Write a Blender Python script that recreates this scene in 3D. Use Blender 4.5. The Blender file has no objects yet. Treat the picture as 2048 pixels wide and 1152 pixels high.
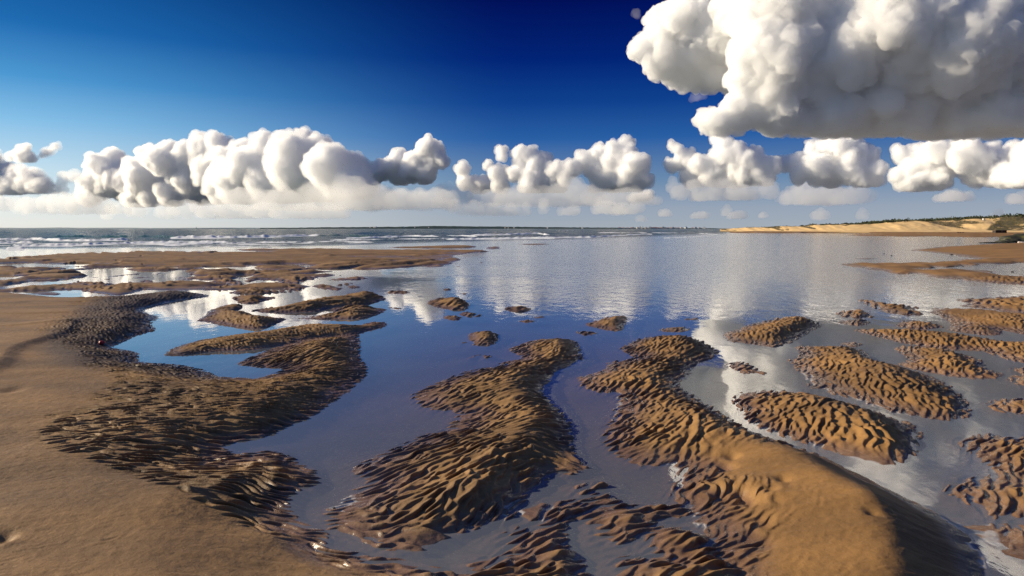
import bpy, bmesh, math, random, time
import numpy as np
from mathutils import Vector
T0 = time.time()
sc = bpy.context.scene
COL = sc.collection

# ------------------------------------------------------------------ camera
H0 = 1.8          # eye height above the still water (z = 0)
F = 1365.33       # focal length in photo pixels
HY = 457.0        # horizon row of the photo
cam = bpy.data.cameras.new('camera')
cam_o = bpy.data.objects.new('camera', cam)
COL.objects.link(cam_o)
cam.lens = 24
cam.sensor_width = 36
cam.shift_y = -119 / 2048
cam.clip_start = .05
cam.clip_end = 300000
cam_o.location = (0, 0, H0)
cam_o.rotation_euler = (math.radians(90), 0, 0)
sc.camera = cam_o

# ------------------------------------------------------------------ sun, sky, exposure
SAZ = math.radians(-79)
SEL = math.radians(19)
SUN = Vector((math.sin(SAZ) * math.cos(SEL), math.cos(SAZ) * math.cos(SEL), math.sin(SEL)))
sun = bpy.data.lights.new('sun', 'SUN')
sun_o = bpy.data.objects.new('sun', sun)
COL.objects.link(sun_o)
sun.energy = 5
sun.angle = math.radians(.5)
sun.color = (1, .86, .64)
sun_o.rotation_euler = SUN.to_track_quat('Z', 'Y').to_euler()

world = bpy.data.worlds.new('World')
sc.world = world
world.use_nodes = True
wn = world.node_tree
wl_ = wn.links
bg = wn.nodes['Background']
bg.inputs[1].default_value = .15
sky = wn.nodes.new('ShaderNodeTexSky')
sky.sky_type = 'NISHITA'
sky.sun_disc = False
sky.sun_elevation = SEL
sky.sun_rotation = SAZ
sky.dust_density = .4
sky.ozone_density = 2


def wnode(t, **k):
    n = wn.nodes.new(t)
    for a, b in k.items():
        setattr(n, a, b)
    return n


def wramp(stops):
    r = wnode('ShaderNodeValToRGB')
    while len(r.color_ramp.elements) > 1:
        r.color_ramp.elements.remove(r.color_ramp.elements[-1])
    for i, (p, c) in enumerate(stops):
        e = r.color_ramp.elements[0] if i == 0 else r.color_ramp.elements.new(p)
        e.position = p
        e.color = (*c, 1)
    return r


wtc = wnode('ShaderNodeTexCoord')
wsep = wnode('ShaderNodeSeparateXYZ')
wl_.new(wtc.outputs['Generated'], wsep.inputs[0])
# polarised, graded look of the air: ramps over the sine of the elevation,
# one for the side of the sun and one for the side away from it
SKY_L = [(0, (.62, .63, .60)), (.03, (.58, .63, .65)), (.07, (.44, .58, .67)), (.13, (.19, .41, .62)), (.18, (.060, .25, .50)), (.24, (.012, .12, .35)), (.34, (.001, .045, .19)), (.5, (.02, .08, .22)), (1, (.06, .12, .28))]
SKY_M = [(0, (.29, .33, .38)), (.03, (.24, .29, .37)), (.07, (.115, .20, .33)), (.13, (.018, .09, .29)), (.18, (.004, .042, .21)), (.24, (.0005, .014, .14)), (.34, (.0002, .001, .06)), (.45, (.02, .035, .10)), (1, (.06, .10, .24))]
rl = wramp(SKY_L)
rm = wramp(SKY_M)
wl_.new(wsep.outputs['Z'], rl.inputs[0])
wl_.new(wsep.outputs['Z'], rm.inputs[0])
mr = wnode('ShaderNodeMapRange', interpolation_type='SMOOTHSTEP')
mr.inputs['From Min'].default_value = -.66
mr.inputs['From Max'].default_value = .02
wl_.new(wsep.outputs['X'], mr.inputs['Value'])
mix = wnode('ShaderNodeMix', data_type='RGBA')
wl_.new(mr.outputs['Result'], mix.inputs['Factor'])
wl_.new(rl.outputs[0], mix.inputs['A'])
wl_.new(rm.outputs[0], mix.inputs['B'])
# keep the physical sky as the carrier of brightness, normalised to about one
lum = wnode('ShaderNodeMix', data_type='RGBA', blend_type='MIX')
lum.inputs['Factor'].default_value = .06
sc10 = wnode('ShaderNodeVectorMath', operation='SCALE')
sc10.inputs['Scale'].default_value = 5.8
wl_.new(mix.outputs['Result'], sc10.inputs[0])
wl_.new(sc10.outputs[0], lum.inputs['A'])
gm = wnode('ShaderNodeMix', data_type='RGBA', blend_type='MULTIPLY')
gm.inputs['Factor'].default_value = 1
wl_.new(sky.outputs[0], gm.inputs['A'])
wl_.new(mix.outputs['Result'], gm.inputs['B'])
wl_.new(gm.outputs['Result'], lum.inputs['B'])
low = wnode('ShaderNodeMapRange', interpolation_type='SMOOTHSTEP')
low.inputs['From Min'].default_value = -.03
low.inputs['From Max'].default_value = -.002
low.inputs['To Min'].default_value = .10
wl_.new(wsep.outputs['Z'], low.inputs['Value'])
dim = wnode('ShaderNodeVectorMath', operation='SCALE')
wl_.new(lum.outputs['Result'], dim.inputs[0])
wl_.new(low.outputs['Result'], dim.inputs['Scale'])
wl_.new(dim.outputs[0], bg.inputs[0])

sc.view_settings.view_transform = 'Standard'
sc.view_settings.look = 'None'
sc.view_settings.exposure = .58
sc.view_settings.gamma = 1
cy = sc.cycles
cy.use_denoising = True
cy.denoiser = 'OPENIMAGEDENOISE'
cy.denoising_prefilter = 'NONE'
cy.denoising_input_passes = 'RGB_ALBEDO_NORMAL'
cy.volume_bounces = 48
cy.max_bounces = 48
cy.diffuse_bounces = 2
cy.glossy_bounces = 3
cy.transparent_max_bounces = 12
cy.sample_clamp_indirect = 4
cy.caustics_reflective = False
cy.caustics_refractive = False


# ------------------------------------------------------------------ helpers
def tag(o, label=None, cat=None, group=None, kind=None):
    if label: o['label'] = label
    if cat: o['category'] = cat
    if group: o['group'] = group
    if kind: o['kind'] = kind
    return o


def hsh(a, b, c, seed):
    n = (a * 374761393 + b * 668265263 + c * 2147483647 + seed * 1274126177) & 0xffffffff
    n = ((n ^ (n >> 13)) * 1274126177) & 0xffffffff
    return ((n ^ (n >> 16)) & 0xffff) / 65535.


def vnoise(p, seed=0):
    """value noise in 0..1, p is (n, 2) or (n, 3)"""
    i = np.floor(p).astype(np.int64)
    f = p - i
    f = f * f * f * (f * (f * 6 - 15) + 10)
    r = 0
    if p.shape[1] == 2:
        for dx in (0, 1):
            for dy in (0, 1):
                wt = (f[:, 0] if dx else 1 - f[:, 0]) * (f[:, 1] if dy else 1 - f[:, 1])
                r = r + wt * hsh(i[:, 0] + dx, i[:, 1] + dy, 0, seed)
        return r
    for dx in (0, 1):
        for dy in (0, 1):
            for dz in (0, 1):
                wt = (f[:, 0] if dx else 1 - f[:, 0]) * (f[:, 1] if dy else 1 - f[:, 1]) * (f[:, 2] if dz else 1 - f[:, 2])
                r = r + wt * hsh(i[:, 0] + dx, i[:, 1] + dy, i[:, 2] + dz, seed)
    return r


def fbm(p, seed=0, octs=4):
    r, a, s = 0, 1., 0
    for o in range(octs):
        r = r + a * (vnoise(p * 2.03 ** o + 17.3 * o, seed + o) * 2 - 1)
        s += a
        a *= .5
    return r / s


def sstep(a, b, x):
    t = np.clip((x - a) / (b - a), 0, 1)
    return t * t * (3 - 2 * t)


def gnd(u, v):
    """photo pixel on the still water level -> world x, y"""
    d = H0 * F / (v - HY)
    return ((u - 1024) / F * d, d)


def at(u, v, D):
    return ((u - 1024) / F * D, D, H0 - (v - HY) / F * D)


class Mat:
    def __init__(self, name):
        self.m = bpy.data.materials.new(name)
        self.m.use_nodes = True
        self.nt = self.m.node_tree
        self.b = self.nt.nodes['Principled BSDF']
        self.out = self.nt.nodes['Material Output']

    def n(self, t, ins=None, **k):
        n = self.nt.nodes.new(t)
        for a, b in k.items():
            setattr(n, a, b)
        for a, b in (ins or {}).items():
            if hasattr(b, 'is_output') or hasattr(b, 'links'):
                self.nt.links.new(b, n.inputs[a])
            else:
                n.inputs[a].default_value = b
        return n

    def l(self, a, b):
        self.nt.links.new(a, b)

    def ramp(self, fac, stops):
        r = self.n('ShaderNodeValToRGB', {0: fac})
        els = r.color_ramp.elements
        els[0].position, els[0].color = stops[0][0], (*stops[0][1], 1)
        els[1].position, els[1].color = stops[1][0], (*stops[1][1], 1)
        for p, c in stops[2:]:
            els.new(p).color = (*c, 1)
        return r.outputs[0]

    def noise(self, scale, detail=4, vec=None, rough=.55, dist=0):
        ins = {'Scale': scale, 'Detail': detail, 'Roughness': rough, 'Distortion': dist}
        if vec is not None: ins['Vector'] = vec
        return self.n('ShaderNodeTexNoise', ins).outputs['Fac']

    def mapr(self, v, a, b, c=0, d=1):
        return self.n('ShaderNodeMapRange', {'Value': v, 'From Min': a, 'From Max': b, 'To Min': c, 'To Max': d}).outputs['Result']

    def math(self, op, a, b=0):
        return self.n('ShaderNodeMath', {0: a, 1: b}, operation=op).outputs[0]

    def mix(self, f, a, b, blend='MIX'):
        return self.n('ShaderNodeMix', {'Factor': f, 'A': a if not isinstance(a, tuple) else (*a, 1), 'B': b if not isinstance(b, tuple) else (*b, 1)}, data_type='RGBA', blend_type=blend).outputs['Result']

    def attr(self, name):
        return self.n('ShaderNodeAttribute', attribute_name=name).outputs['Fac']

    def pos(self):
        return self.n('ShaderNodeNewGeometry').outputs['Position']


def mixin(ins):
    return ins


def simple_mat(name, col, rough=.8, var=.25, scale=8.):
    m = Mat(name)
    tc = m.n('ShaderNodeTexCoord').outputs['Object']
    nz = m.noise(scale, 4, tc)
    lo = tuple(c * (1 - var) for c in col)
    hi = tuple(min(1, c * (1 + var)) for c in col)
    m.l(m.ramp(nz, [(.3, lo), (.7, hi)]), m.b.inputs['Base Color'])
    m.b.inputs['Roughness'].default_value = rough
    bp = m.n('ShaderNodeBump', {'Height': nz, 'Strength': .3, 'Distance': .02})
    m.l(bp.outputs[0], m.b.inputs['Normal'])
    return m.m


def grid_mesh(name, X, Y, Z, mat, attrs=None, smooth=True):
    """X, Y, Z are (rows, cols) arrays"""
    nr, nc = X.shape
    me = bpy.data.meshes.new(name)
    n = nr * nc
    me.vertices.add(n)
    me.vertices.foreach_set('co', np.stack([X, Y, Z], -1).astype(np.float32).ravel())
    idx = np.arange(n).reshape(nr, nc)
    q = np.stack([idx[:-1, :-1], idx[:-1, 1:], idx[1:, 1:], idx[1:, :-1]], -1).reshape(-1, 4)
    nf = len(q)
    me.loops.add(nf * 4)
    me.polygons.add(nf)
    me.loops.foreach_set('vertex_index', q.astype(np.int32).ravel())
    me.polygons.foreach_set('loop_start', np.arange(0, nf * 4, 4, dtype=np.int32))
    me.polygons.foreach_set('use_smooth', np.full(nf, smooth))
    me.update(calc_edges=True)
    for k, a in (attrs or {}).items():
        at_ = me.attributes.new(k, 'FLOAT', 'POINT')
        at_.data.foreach_set('value', a.astype(np.float32).ravel())
    me.materials.append(mat)
    o = bpy.data.objects.new(name, me)
    COL.objects.link(o)
    return o


def bm_obj(name, bm, mat, parent=None, smooth=False):
    me = bpy.data.meshes.new(name)
    bm.normal_update()
    bm.to_mesh(me)
    bm.free()
    me.materials.append(mat)
    if smooth:
        me.polygons.foreach_set('use_smooth', [True] * len(me.polygons))
    o = bpy.data.objects.new(name, me)
    COL.objects.link(o)
    if parent: o.parent = parent
    return o


def empty(name, loc, rz=0):
    o = bpy.data.objects.new(name, None)
    COL.objects.link(o)
    o.location = loc
    o.rotation_euler = (0, 0, rz)
    return o


# ------------------------------------------------------------------ the tidal flat
# outlines of the sand bars, drawn on the still-water plane.  Z(...) reads
# points noted in an enlarged view: origin and scale of that view.
def Z(x0, y0, s, pts):
    return [(x0 + x / s, y0 + y / s) for x, y in pts]


A1 = lambda *p: Z(0, 430, 2.926, p)
A2 = lambda *p: Z(600, 430, 2.926, p)
A3 = lambda *p: Z(1300, 560, 2.738, p)
A4 = lambda *p: Z(0, 760, 2.926, p)
A5 = lambda *p: Z(600, 760, 2.926, p)
A6 = lambda *p: Z(1250, 760, 2.566, p)
A8 = lambda *p: Z(1600, 380, 4.571, p)
Y1 = lambda *p: Z(0, 430, 5.851, p)
Y2 = lambda *p: Z(350, 430, 5.851, p)

BARS = []    # (points, height, width of windward slope, width of lee slope, ripple amount)


def bar(pts, H=.1, wl=1., wr=.35, rip=1.):
    BARS.append((pts, H, wl, wr, rip))


# the wide bank on the left
bar([(-1500, 583)] + A1((0, 448), (170, 462), (360, 482), (560, 485), (700, 480), (860, 462), (1000, 450), (1100, 455), (1240, 480), (1050, 505), (930, 530), (840, 550), (850, 575), (940, 597), (880, 640), (930, 675), (830, 700), (740, 745), (665, 770), (730, 785), (830, 800), (830, 850), (870, 862), (980, 868), (1100, 880), (1230, 915), (1270, 945), (1400, 960), (1560, 963), (1650, 925), (1705, 910), (1680, 903), (1560, 895), (1480, 885), (1395, 878), (1500, 830), (1600, 790), (1750, 740), (1900, 720), (2040, 715))
    + A2((360, 690), (370, 760), (365, 840), (410, 900), (380, 960), (300, 1040))
    + A4((2040, 75), (1900, 190), (1750, 260), (1650, 300), (1560, 350), (1400, 365), (1290, 385), (1350, 440), (1480, 440), (1600, 430), (1700, 440), (1750, 490), (1840, 530), (1870, 590), (1850, 625), (1740, 650), (1700, 680), (1690, 740), (1720, 790), (1730, 830), (1850, 860), (1910, 900))
    + A5((130, 980), (330, 1010), (520, 1050), (760, 1085), (870, 1100), (960, 1147)) + [(940, 1250), (980, 3200), (-3600, 3200)], .13, 1.1, .55, 1)
# long thin bar behind it
bar(A1((985, 825), (1040, 780), (1200, 740), (1400, 705), (1560, 680), (1760, 655), (1900, 645)) + A2((0, 655), (130, 645), (340, 655), (420, 632), (490, 632), (490, 660), (380, 690), (340, 710), (150, 720), (0, 738)) + A1((1900, 735), (1700, 760), (1500, 790), (1300, 800), (1100, 825)), .12, .7, .35)
bar(A1((1175, 625), (1240, 590), (1225, 570), (1340, 530), (1430, 525), (1455, 545), (1400, 570), (1500, 580), (1570, 600), (1720, 600), (1650, 635), (1590, 660), (1480, 665), (1330, 655), (1240, 630)), .13, .8, .35)
bar(A1((1480, 560), (1600, 545), (1700, 530), (1850, 500), (2048, 487)) + A2((100, 492), (230, 480), (300, 460), (430, 455), (440, 470), (490, 497), (400, 525), (200, 540), (150, 565), (0, 570)) + A1((1850, 572), (1640, 568)), .14, .7, .4)
bar(A1((1730, 605), (1900, 598)) + A2((50, 595), (150, 590), (230, 570), (200, 550), (280, 535), (350, 535), (420, 545), (500, 560), (430, 595), (380, 610), (200, 612), (50, 612)) + A1((1900, 610)), .11, .6, .4)
bar(A2((480, 545), (575, 548), (540, 555)), .03, .3, .3)
bar(A1((1365, 488), (1450, 475), (1560, 478), (1655, 478), (1580, 505), (1500, 520), (1430, 518), (1400, 500)), .1, .6, .4)
bar(A1((1325, 465), (1430, 440), (1560, 430), (1640, 440), (1700, 420), (1790, 425), (1760, 445), (1650, 450), (1560, 465)), .1, .6, .4)
bar(A1((1130, 437), (1200, 428), (1330, 425), (1260, 440), (1180, 447)), .08, .5, .4)
bar(A1((930, 408), (1070, 402), (1010, 418), (950, 420)), .06, .5, .4)
bar(A1((375, 400), (500, 388), (700, 382), (800, 388), (700, 405), (600, 415), (480, 410)), .1, .6, .4)
bar(A1((-400, 440), (0, 436), (150, 418), (300, 415), (480, 425), (400, 435), (200, 440), (60, 446), (-400, 450)), .14, .6, .4, .4)
bar(A1((160, 455), (300, 447), (380, 455), (360, 466), (200, 464)), .1, .6, .4, .3)
bar(A1((500, 440), (600, 422), (880, 420), (800, 455), (700, 470), (600, 455)), .1, .6, .4)
bar(A1((-400, 388), (0, 385), (100, 375), (235, 380), (120, 395), (60, 415), (0, 418), (-400, 420)), .1, .6, .4, .5)
# the long spit between the pools and the sea
bar([(-900, 512)] + Y1((0, 500), (120, 490), (200, 470), (700, 465), (850, 435), (1100, 430), (1700, 432)) + Y2((0, 430), (450, 430), (620, 405), (900, 400), (2048, 400)) + A2((350, 203), (700, 203), (1000, 207), (1120, 212), (1040, 225), (900, 240), (960, 250), (1000, 262), (960, 280), (870, 290), (780, 312), (700, 300), (560, 312), (420, 318), (300, 315), (180, 320)) + Y2((2048, 635), (1700, 630), (1450, 640), (1370, 650), (1150, 645), (1000, 612), (800, 600), (600, 600), (380, 600)) + Y1((2000, 600), (1700, 600), (1500, 612), (1300, 605), (1150, 612), (900, 615), (700, 635), (440, 627), (600, 600), (850, 580), (700, 575), (500, 575), (350, 560), (200, 560), (0, 575)) + [(-900, 535)], .12, 2.5, .8, .75)
bar(Y2((0, 620), (390, 610), (400, 640), (530, 660), (700, 680), (860, 650), (820, 640), (1000, 640), (1090, 650), (1000, 670), (880, 700), (800, 740), (760, 770), (900, 790), (860, 825), (700, 825), (500, 810), (200, 815), (350, 790), (300, 775), (100, 770), (0, 760)), .1, .8, .6)
bar(Y2((880, 735), (1000, 700), (1160, 670), (1240, 675), (1400, 665), (1560, 645), (1750, 645), (1820, 660), (1700, 690), (1900, 665), (1975, 690), (1900, 725), (1750, 735), (1650, 765), (1500, 765), (1470, 795), (1350, 800), (1150, 785), (1200, 745), (1080, 760), (960, 790), (850, 780)), .11, .8, .6)
bar(Y2((210, 880), (400, 850), (560, 845), (615, 855), (500, 885), (300, 890)), .1, .6, .4)
bar(Y2((1490, 810), (1560, 805), (1610, 815), (1540, 822)), .04, .5, .4)
bar(Y2((1600, 835), (1700, 815), (1800, 815), (1810, 835), (1970, 855), (1960, 875), (1850, 880), (1700, 850)), .08, .6, .4)
bar(A2((150, 382), (230, 370), (330, 358), (430, 362), (370, 378), (200, 388)), .08, .6, .4)
bar(A2((215, 410), (300, 395), (310, 402), (230, 415)), .05, .5, .4)
bar(A2((275, 420), (350, 415), (355, 425), (300, 430)), .05, .5, .4)
bar(A2((475, 458), (540, 447), (610, 455), (560, 465)), .07, .5, .4)
bar(A2((75, 410), (170, 405), (175, 420), (120, 425)), .06, .5, .4)
bar([(-700, 540)] + Y1((0, 590), (200, 585), (330, 600), (360, 606), (200, 630), (0, 645)) + [(-700, 545)], .1, .8, .6, .4)
bar([(-700, 548)] + Y1((0, 658), (250, 652), (340, 662), (200, 680), (0, 700)) + [(-700, 552)], .1, .8, .6, .4)
bar(Y1((100, 712), (200, 690), (450, 660), (700, 640), (1080, 628), (950, 650), (940, 680), (800, 700), (500, 710), (300, 722)), .11, .8, .6)
bar(Y1((740, 745), (1000, 712), (1350, 700), (1500, 670), (1900, 640), (2048, 620), (2048, 745), (1700, 748), (1000, 757)), .11, .8, .6)
bar(Y1((1050, 680), (1300, 645), (1480, 640), (1400, 665), (1250, 690)), .08, .8, .6)
bar(Y1((720, 800), (900, 775), (1300, 770), (1590, 770), (1500, 795), (1250, 825), (1100, 830), (900, 815)), .11, .8, .6)
bar(Y1((1620, 770), (1800, 765), (1800, 790), (1700, 795)), .06, .6, .4)
# thin bars beyond the spit
bar(A2((480, 190), (650, 185), (900, 178), (1050, 180), (1000, 193), (800, 196), (690, 193), (600, 193)), .08, 1.5, 1, 0)
bar(A2((1070, 188), (1180, 182), (1160, 198), (1100, 202)), .07, 1.5, 1, 0)
bar(A2((1240, 170), (1400, 167), (1500, 171), (1350, 175)), .04, 1.5, 1, 0)
bar(Y2((900, 383), (1040, 378), (1250, 380), (1100, 387)), .03, 1.5, 1, 0)
bar(A2((975, 275), (1075, 278), (1040, 285)), .06, .6, .5)
bar(A2((885, 300), (940, 300), (900, 306)), .05, .6, .5)
# small islands in the middle of the lagoon
bar(A2((695, 515), (740, 500), (790, 490), (870, 487), (930, 500), (985, 525), (970, 550), (900, 557), (840, 555), (760, 535)), .13, .8, .35)
bar(A2((905, 572), (960, 565), (1000, 575), (1055, 588), (1000, 597), (920, 590)), .07, .5, .3)
bar(A2((805, 597), (860, 587), (935, 600), (915, 615), (860, 617)), .08, .5, .3)
bar(A2((780, 437), (820, 432), (860, 437), (820, 443)), .05, .5, .4)
bar(A2((915, 458), (960, 458), (940, 464)), .03, .4, .4)
bar(A2((1180, 550), (1210, 533), (1280, 533), (1345, 543), (1320, 562), (1220, 565)), .09, .5, .3)
bar(A2((1245, 617), (1310, 610), (1385, 617), (1330, 627)), .06, .4, .3)
bar(A2((1350, 595), (1400, 588), (1440, 597), (1380, 603)), .04, .4, .3)
bar(A2((965, 692), (1050, 685), (1145, 690), (1148, 730), (1110, 760), (1040, 768), (980, 765), (1000, 745), (960, 735)), .1, .5, .3)
bar(A2((915, 752), (960, 745), (965, 750)), .02, .3, .2)
bar(A2((1050, 828), (1080, 820), (1110, 828), (1070, 838)), .03, .2, .2)
bar(A2((970, 838), (1010, 825), (1040, 820), (1000, 832)), .015, .2, .2)
bar(A2((1685, 640), (1750, 615), (1810, 595), (1880, 587), (1945, 597), (1920, 640), (1905, 675), (1830, 675), (1760, 660)), .11, .6, .3)
bar(A2((1645, 680), (1700, 678), (1770, 688), (1710, 705), (1670, 695)), .04, .3, .3)
# the S-shaped bar in the middle
bar(A2((1195, 790), (1250, 760), (1340, 730), (1450, 718), (1560, 722), (1650, 735), (1670, 770), (1700, 820), (1680, 850), (1600, 890), (1520, 905), (1480, 960), (1430, 1010))
    + A5((1425, 80), (1500, 150), (1580, 230), (1605, 320), (1610, 420), (1690, 510), (1600, 540), (1480, 545), (1400, 600), (1330, 640), (1300, 690), (1320, 705), (1230, 750), (1190, 790), (1100, 830), (960, 880), (830, 940), (740, 990), (600, 1010), (560, 1000), (400, 950), (400, 920), (170, 890), (170, 800), (160, 760), (250, 730), (320, 660), (440, 590), (370, 560), (310, 525), (430, 450), (600, 380), (760, 310), (880, 290), (920, 230), (950, 185), (850, 170), (770, 165), (700, 130), (630, 95))
    + A2((740, 1010), (880, 950), (1000, 905), (1140, 885), (1160, 860), (1290, 840), (1270, 820)), .17, 1.25, .5)
# the great bar on the right of it
bar([(1165, 757), (1190, 750), (1230, 742), (1235, 725), (1265, 722), (1290, 715), (1250, 698), (1265, 685), (1300, 674), (1350, 671), (1400, 678), (1440, 700), (1452, 710), (1420, 722), (1390, 735), (1388, 750), (1362, 768), (1400, 800), (1440, 830), (1500, 862), (1600, 895), (1680, 925), (1750, 962), (1850, 1012), (1920, 1055), (1955, 1100), (1975, 1152), (2000, 1400), (2040, 3200), (1420, 3200), (1440, 1400), (1430, 1100)]
    + A6((380, 720), (340, 650), (240, 590), (290, 490), (300, 460), (200, 435), (80, 435), (0, 400)) + [(1222, 895), (1215, 880), (1232, 850), (1250, 820), (1255, 795), (1260, 788), (1210, 785), (1180, 775)], .2, 1.2, .62)
# low ripple patches in the shallow foreground
bar(A5((1600, 615), (1680, 600), (1690, 610), (1610, 628)), .02, .1, .1)
bar(A5((1700, 610), (1740, 595), (1780, 600), (1790, 625), (1720, 630)), .035, .12, .08)
bar(A5((1620, 645), (1700, 643), (1710, 660), (1650, 668)), .02, .1, .1)
bar(A5((1200, 800), (1230, 770), (1400, 735), (1550, 705), (1700, 690), (1720, 670), (1780, 652), (1830, 680), (1870, 690), (1850, 720), (1700, 730), (1640, 790), (1560, 830), (1570, 870), (1560, 940), (1620, 1010), (1680, 1080), (1700, 1147)) + [(1200, 1400), (1215, 3200), (890, 3200), (920, 1300)] + A5((950, 1120), (1050, 1080), (1100, 1050), (1200, 1030), (1260, 990), (1260, 920), (1210, 910), (1300, 870), (1420, 870), (1420, 820), (1350, 800)), .035, .35, .15, 1.2)
bar([(1157, 1030), (1180, 1023), (1232, 1006), (1272, 1009), (1300, 998), (1380, 1010), (1395, 1026), (1330, 1030), (1300, 1050), (1275, 1065), (1270, 1080), (1240, 1085), (1215, 1075), (1195, 1070), (1205, 1055), (1170, 1040)], .04, .3, .15, 1.2)
bar(A6((110, 800), (130, 750), (200, 730), (300, 750), (400, 780), (440, 830), (440, 860), (500, 890), (480, 920), (560, 960), (650, 980), (650, 1100)) + [(1500, 1400), (1500, 3200), (1230, 3200), (1215, 1300), (1235, 1120)] + A6((60, 890), (250, 900), (150, 860)), .05, .3, .15, 1.2)
# islands on the right
bar(A3((435, 298), (520, 280), (570, 255), (670, 230), (760, 205), (860, 200), (950, 225), (1000, 250), (930, 285), (870, 320), (810, 350), (750, 370), (680, 368), (600, 350), (490, 345), (450, 320)), .13, .8, .4)
bar(A3((780, 430), (830, 430), (870, 400), (810, 365), (950, 365), (1080, 370), (1200, 385), (1250, 410), (1240, 430), (1330, 470), (1480, 500), (1600, 545), (1670, 590), (1740, 650), (1765, 720), (1750, 755), (1640, 775), (1560, 770), (1440, 745), (1300, 710), (1200, 670), (1100, 640), (980, 620), (960, 590), (910, 600), (885, 570), (880, 530), (830, 490)), .15, .9, .5)
bar(A3((460, 660), (560, 615), (600, 625), (650, 610), (820, 610), (950, 635), (1080, 670), (1250, 720), (1380, 770), (1480, 810), (1490, 960), (1400, 990), (1310, 1018), (1200, 985), (1050, 950), (900, 905), (830, 885), (740, 860), (620, 820), (520, 760), (490, 700)), .14, .8, .45)
bar(A3((1060, 185), (1130, 168), (1230, 172), (1300, 210), (1180, 215), (1090, 205)), .08, .5, .3)
bar(A3((1070, 235), (1180, 220), (1270, 232), (1240, 255), (1160, 257)), .06, .5, .3)
bar(A3((1186, 110), (1280, 125), (1400, 145), (1500, 155), (1450, 170), (1540, 190), (1440, 198), (1330, 185), (1260, 150)), .08, .5, .3)
bar(A3((1395, 245), (1430, 227), (1540, 238), (1650, 262), (1560, 275), (1470, 272), (1400, 262)), .07, .5, .3)
bar(A3((1540, 180), (1570, 155), (1700, 160), (1830, 175), (2048, 195), (2600, 215), (2600, 340), (2048, 300), (1900, 270), (1950, 300), (1850, 310), (1700, 290), (1650, 275), (1690, 250), (1640, 220), (1600, 200)), .11, .9, .5, .7)
bar(A3((1660, 110), (1780, 105), (1900, 95), (2048, 85), (2900, 60), (2900, 240), (2048, 190), (1900, 170), (1850, 160), (1700, 150), (1760, 130)), .09, 1., .5, .6)
bar(A3((1165, 275), (1290, 275), (1450, 285), (1600, 300), (1780, 320), (1920, 345), (2048, 345), (2600, 370), (2600, 560), (2048, 460), (1950, 435), (1850, 400), (1800, 385), (1620, 380), (1500, 365), (1380, 340), (1270, 310)), .11, .7, .4)
bar(A3((1350, 375), (1420, 365), (1550, 375), (1680, 395), (1800, 430), (1860, 460), (1840, 485), (1950, 520), (1880, 540), (1750, 535), (1600, 515), (1450, 490), (1385, 465), (1460, 445), (1400, 400)), .11, .6, .4)
bar(A3((1960, 485), (2048, 475), (2400, 480), (2400, 620), (2048, 585), (1960, 560), (1955, 530), (2020, 515)), .09, .5, .4)
bar(A3((1860, 680), (1900, 655), (2048, 640), (2400, 660), (2400, 800), (2048, 735), (1900, 715)), .09, .5, .4)
bar(A6((1710, 320), (1780, 285), (1870, 272), (1950, 290), (2048, 290), (2900, 330), (2900, 900), (2048, 705), (1880, 705), (1850, 670), (1780, 650), (1760, 620), (1660, 575), (1740, 530), (1770, 505), (1880, 500), (1900, 470), (1840, 430), (1780, 380)), .15, 1., .5)
bar(A6((1700, 725), (1850, 730), (2048, 745), (2900, 950), (2900, 1500), (2150, 960), (1920, 880), (1900, 850), (1800, 790)), .02, .4, .3, .6)
bar(A3((450, 465), (540, 450), (600, 470), (640, 500), (690, 520), (600, 515), (540, 520), (480, 490)), .025, .3, .2)
bar(A3((1090, 350), (1160, 342), (1235, 355), (1200, 375), (1110, 365)), .05, .4, .3)
bar(A3((75, 270), (130, 258), (220, 258), (250, 275), (200, 285), (110, 283)), .06, .4, .3)
bar(A3((195, 215), (240, 208), (290, 216), (240, 222)), .04, .4, .3)
# the beach wedges on the right
bar(A8((960, 555), (1200, 522), (1500, 507), (1700, 492), (2048, 483), (4200, 440), (4200, 660), (2048, 640), (1700, 640), (1400, 600), (1300, 578), (1100, 562)), .3, 6, 3, 0)
bar(A8((320, 690), (430, 665), (700, 670), (1000, 665), (1300, 655), (1500, 635), (1700, 630), (2048, 640), (4200, 660), (4200, 700), (2048, 668), (1700, 675), (1500, 690), (1250, 706), (1100, 728), (1300, 722), (1500, 725), (1700, 740), (1770, 765), (2048, 800), (4200, 880), (4200, 1100), (2048, 870), (1850, 860), (1500, 830), (1200, 800), (1050, 770), (800, 765), (700, 740), (500, 710)), .09, 1.5, 1, .5)
bar(A8((460, 628), (600, 622), (720, 630), (600, 635)), .04, 1, 1, 0)
bar(A8((350, 412), (700, 405), (1000, 408), (1280, 423), (1000, 428), (600, 420)), .15, 3, 3, 0)
# the beach at the foot of the dunes
bar(A8((-750, 392), (-300, 396), (300, 394), (700, 402), (1280, 428), (1700, 434), (1900, 428), (2048, 424), (6500, 440), (6500, 356), (2048, 356), (0, 356), (-700, 356)), .5, 14, 14, 0)

POOLS = [(Y1((560, 455), (740, 450), (600, 470)), .1), (Y1((1060, 450), (1180, 447), (1300, 455), (1120, 462)), .12),
         (Y1((740, 575), (880, 560), (830, 575)), .1), (Y1((1350, 540), (1470, 536), (1400, 550)), .1),
         (Y1((1590, 490), (1640, 490), (1620, 496)), .1), (Y2((80, 430), (430, 440), (380, 455), (200, 455)), .12),
         (Y2((1030, 408), (1270, 405), (1200, 415)), .1), (Y1((0, 530), (150, 515), (330, 530), (100, 538)), .12),
         (Y1((1650, 598), (1710, 590), (1690, 605)), .1)]

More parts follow.
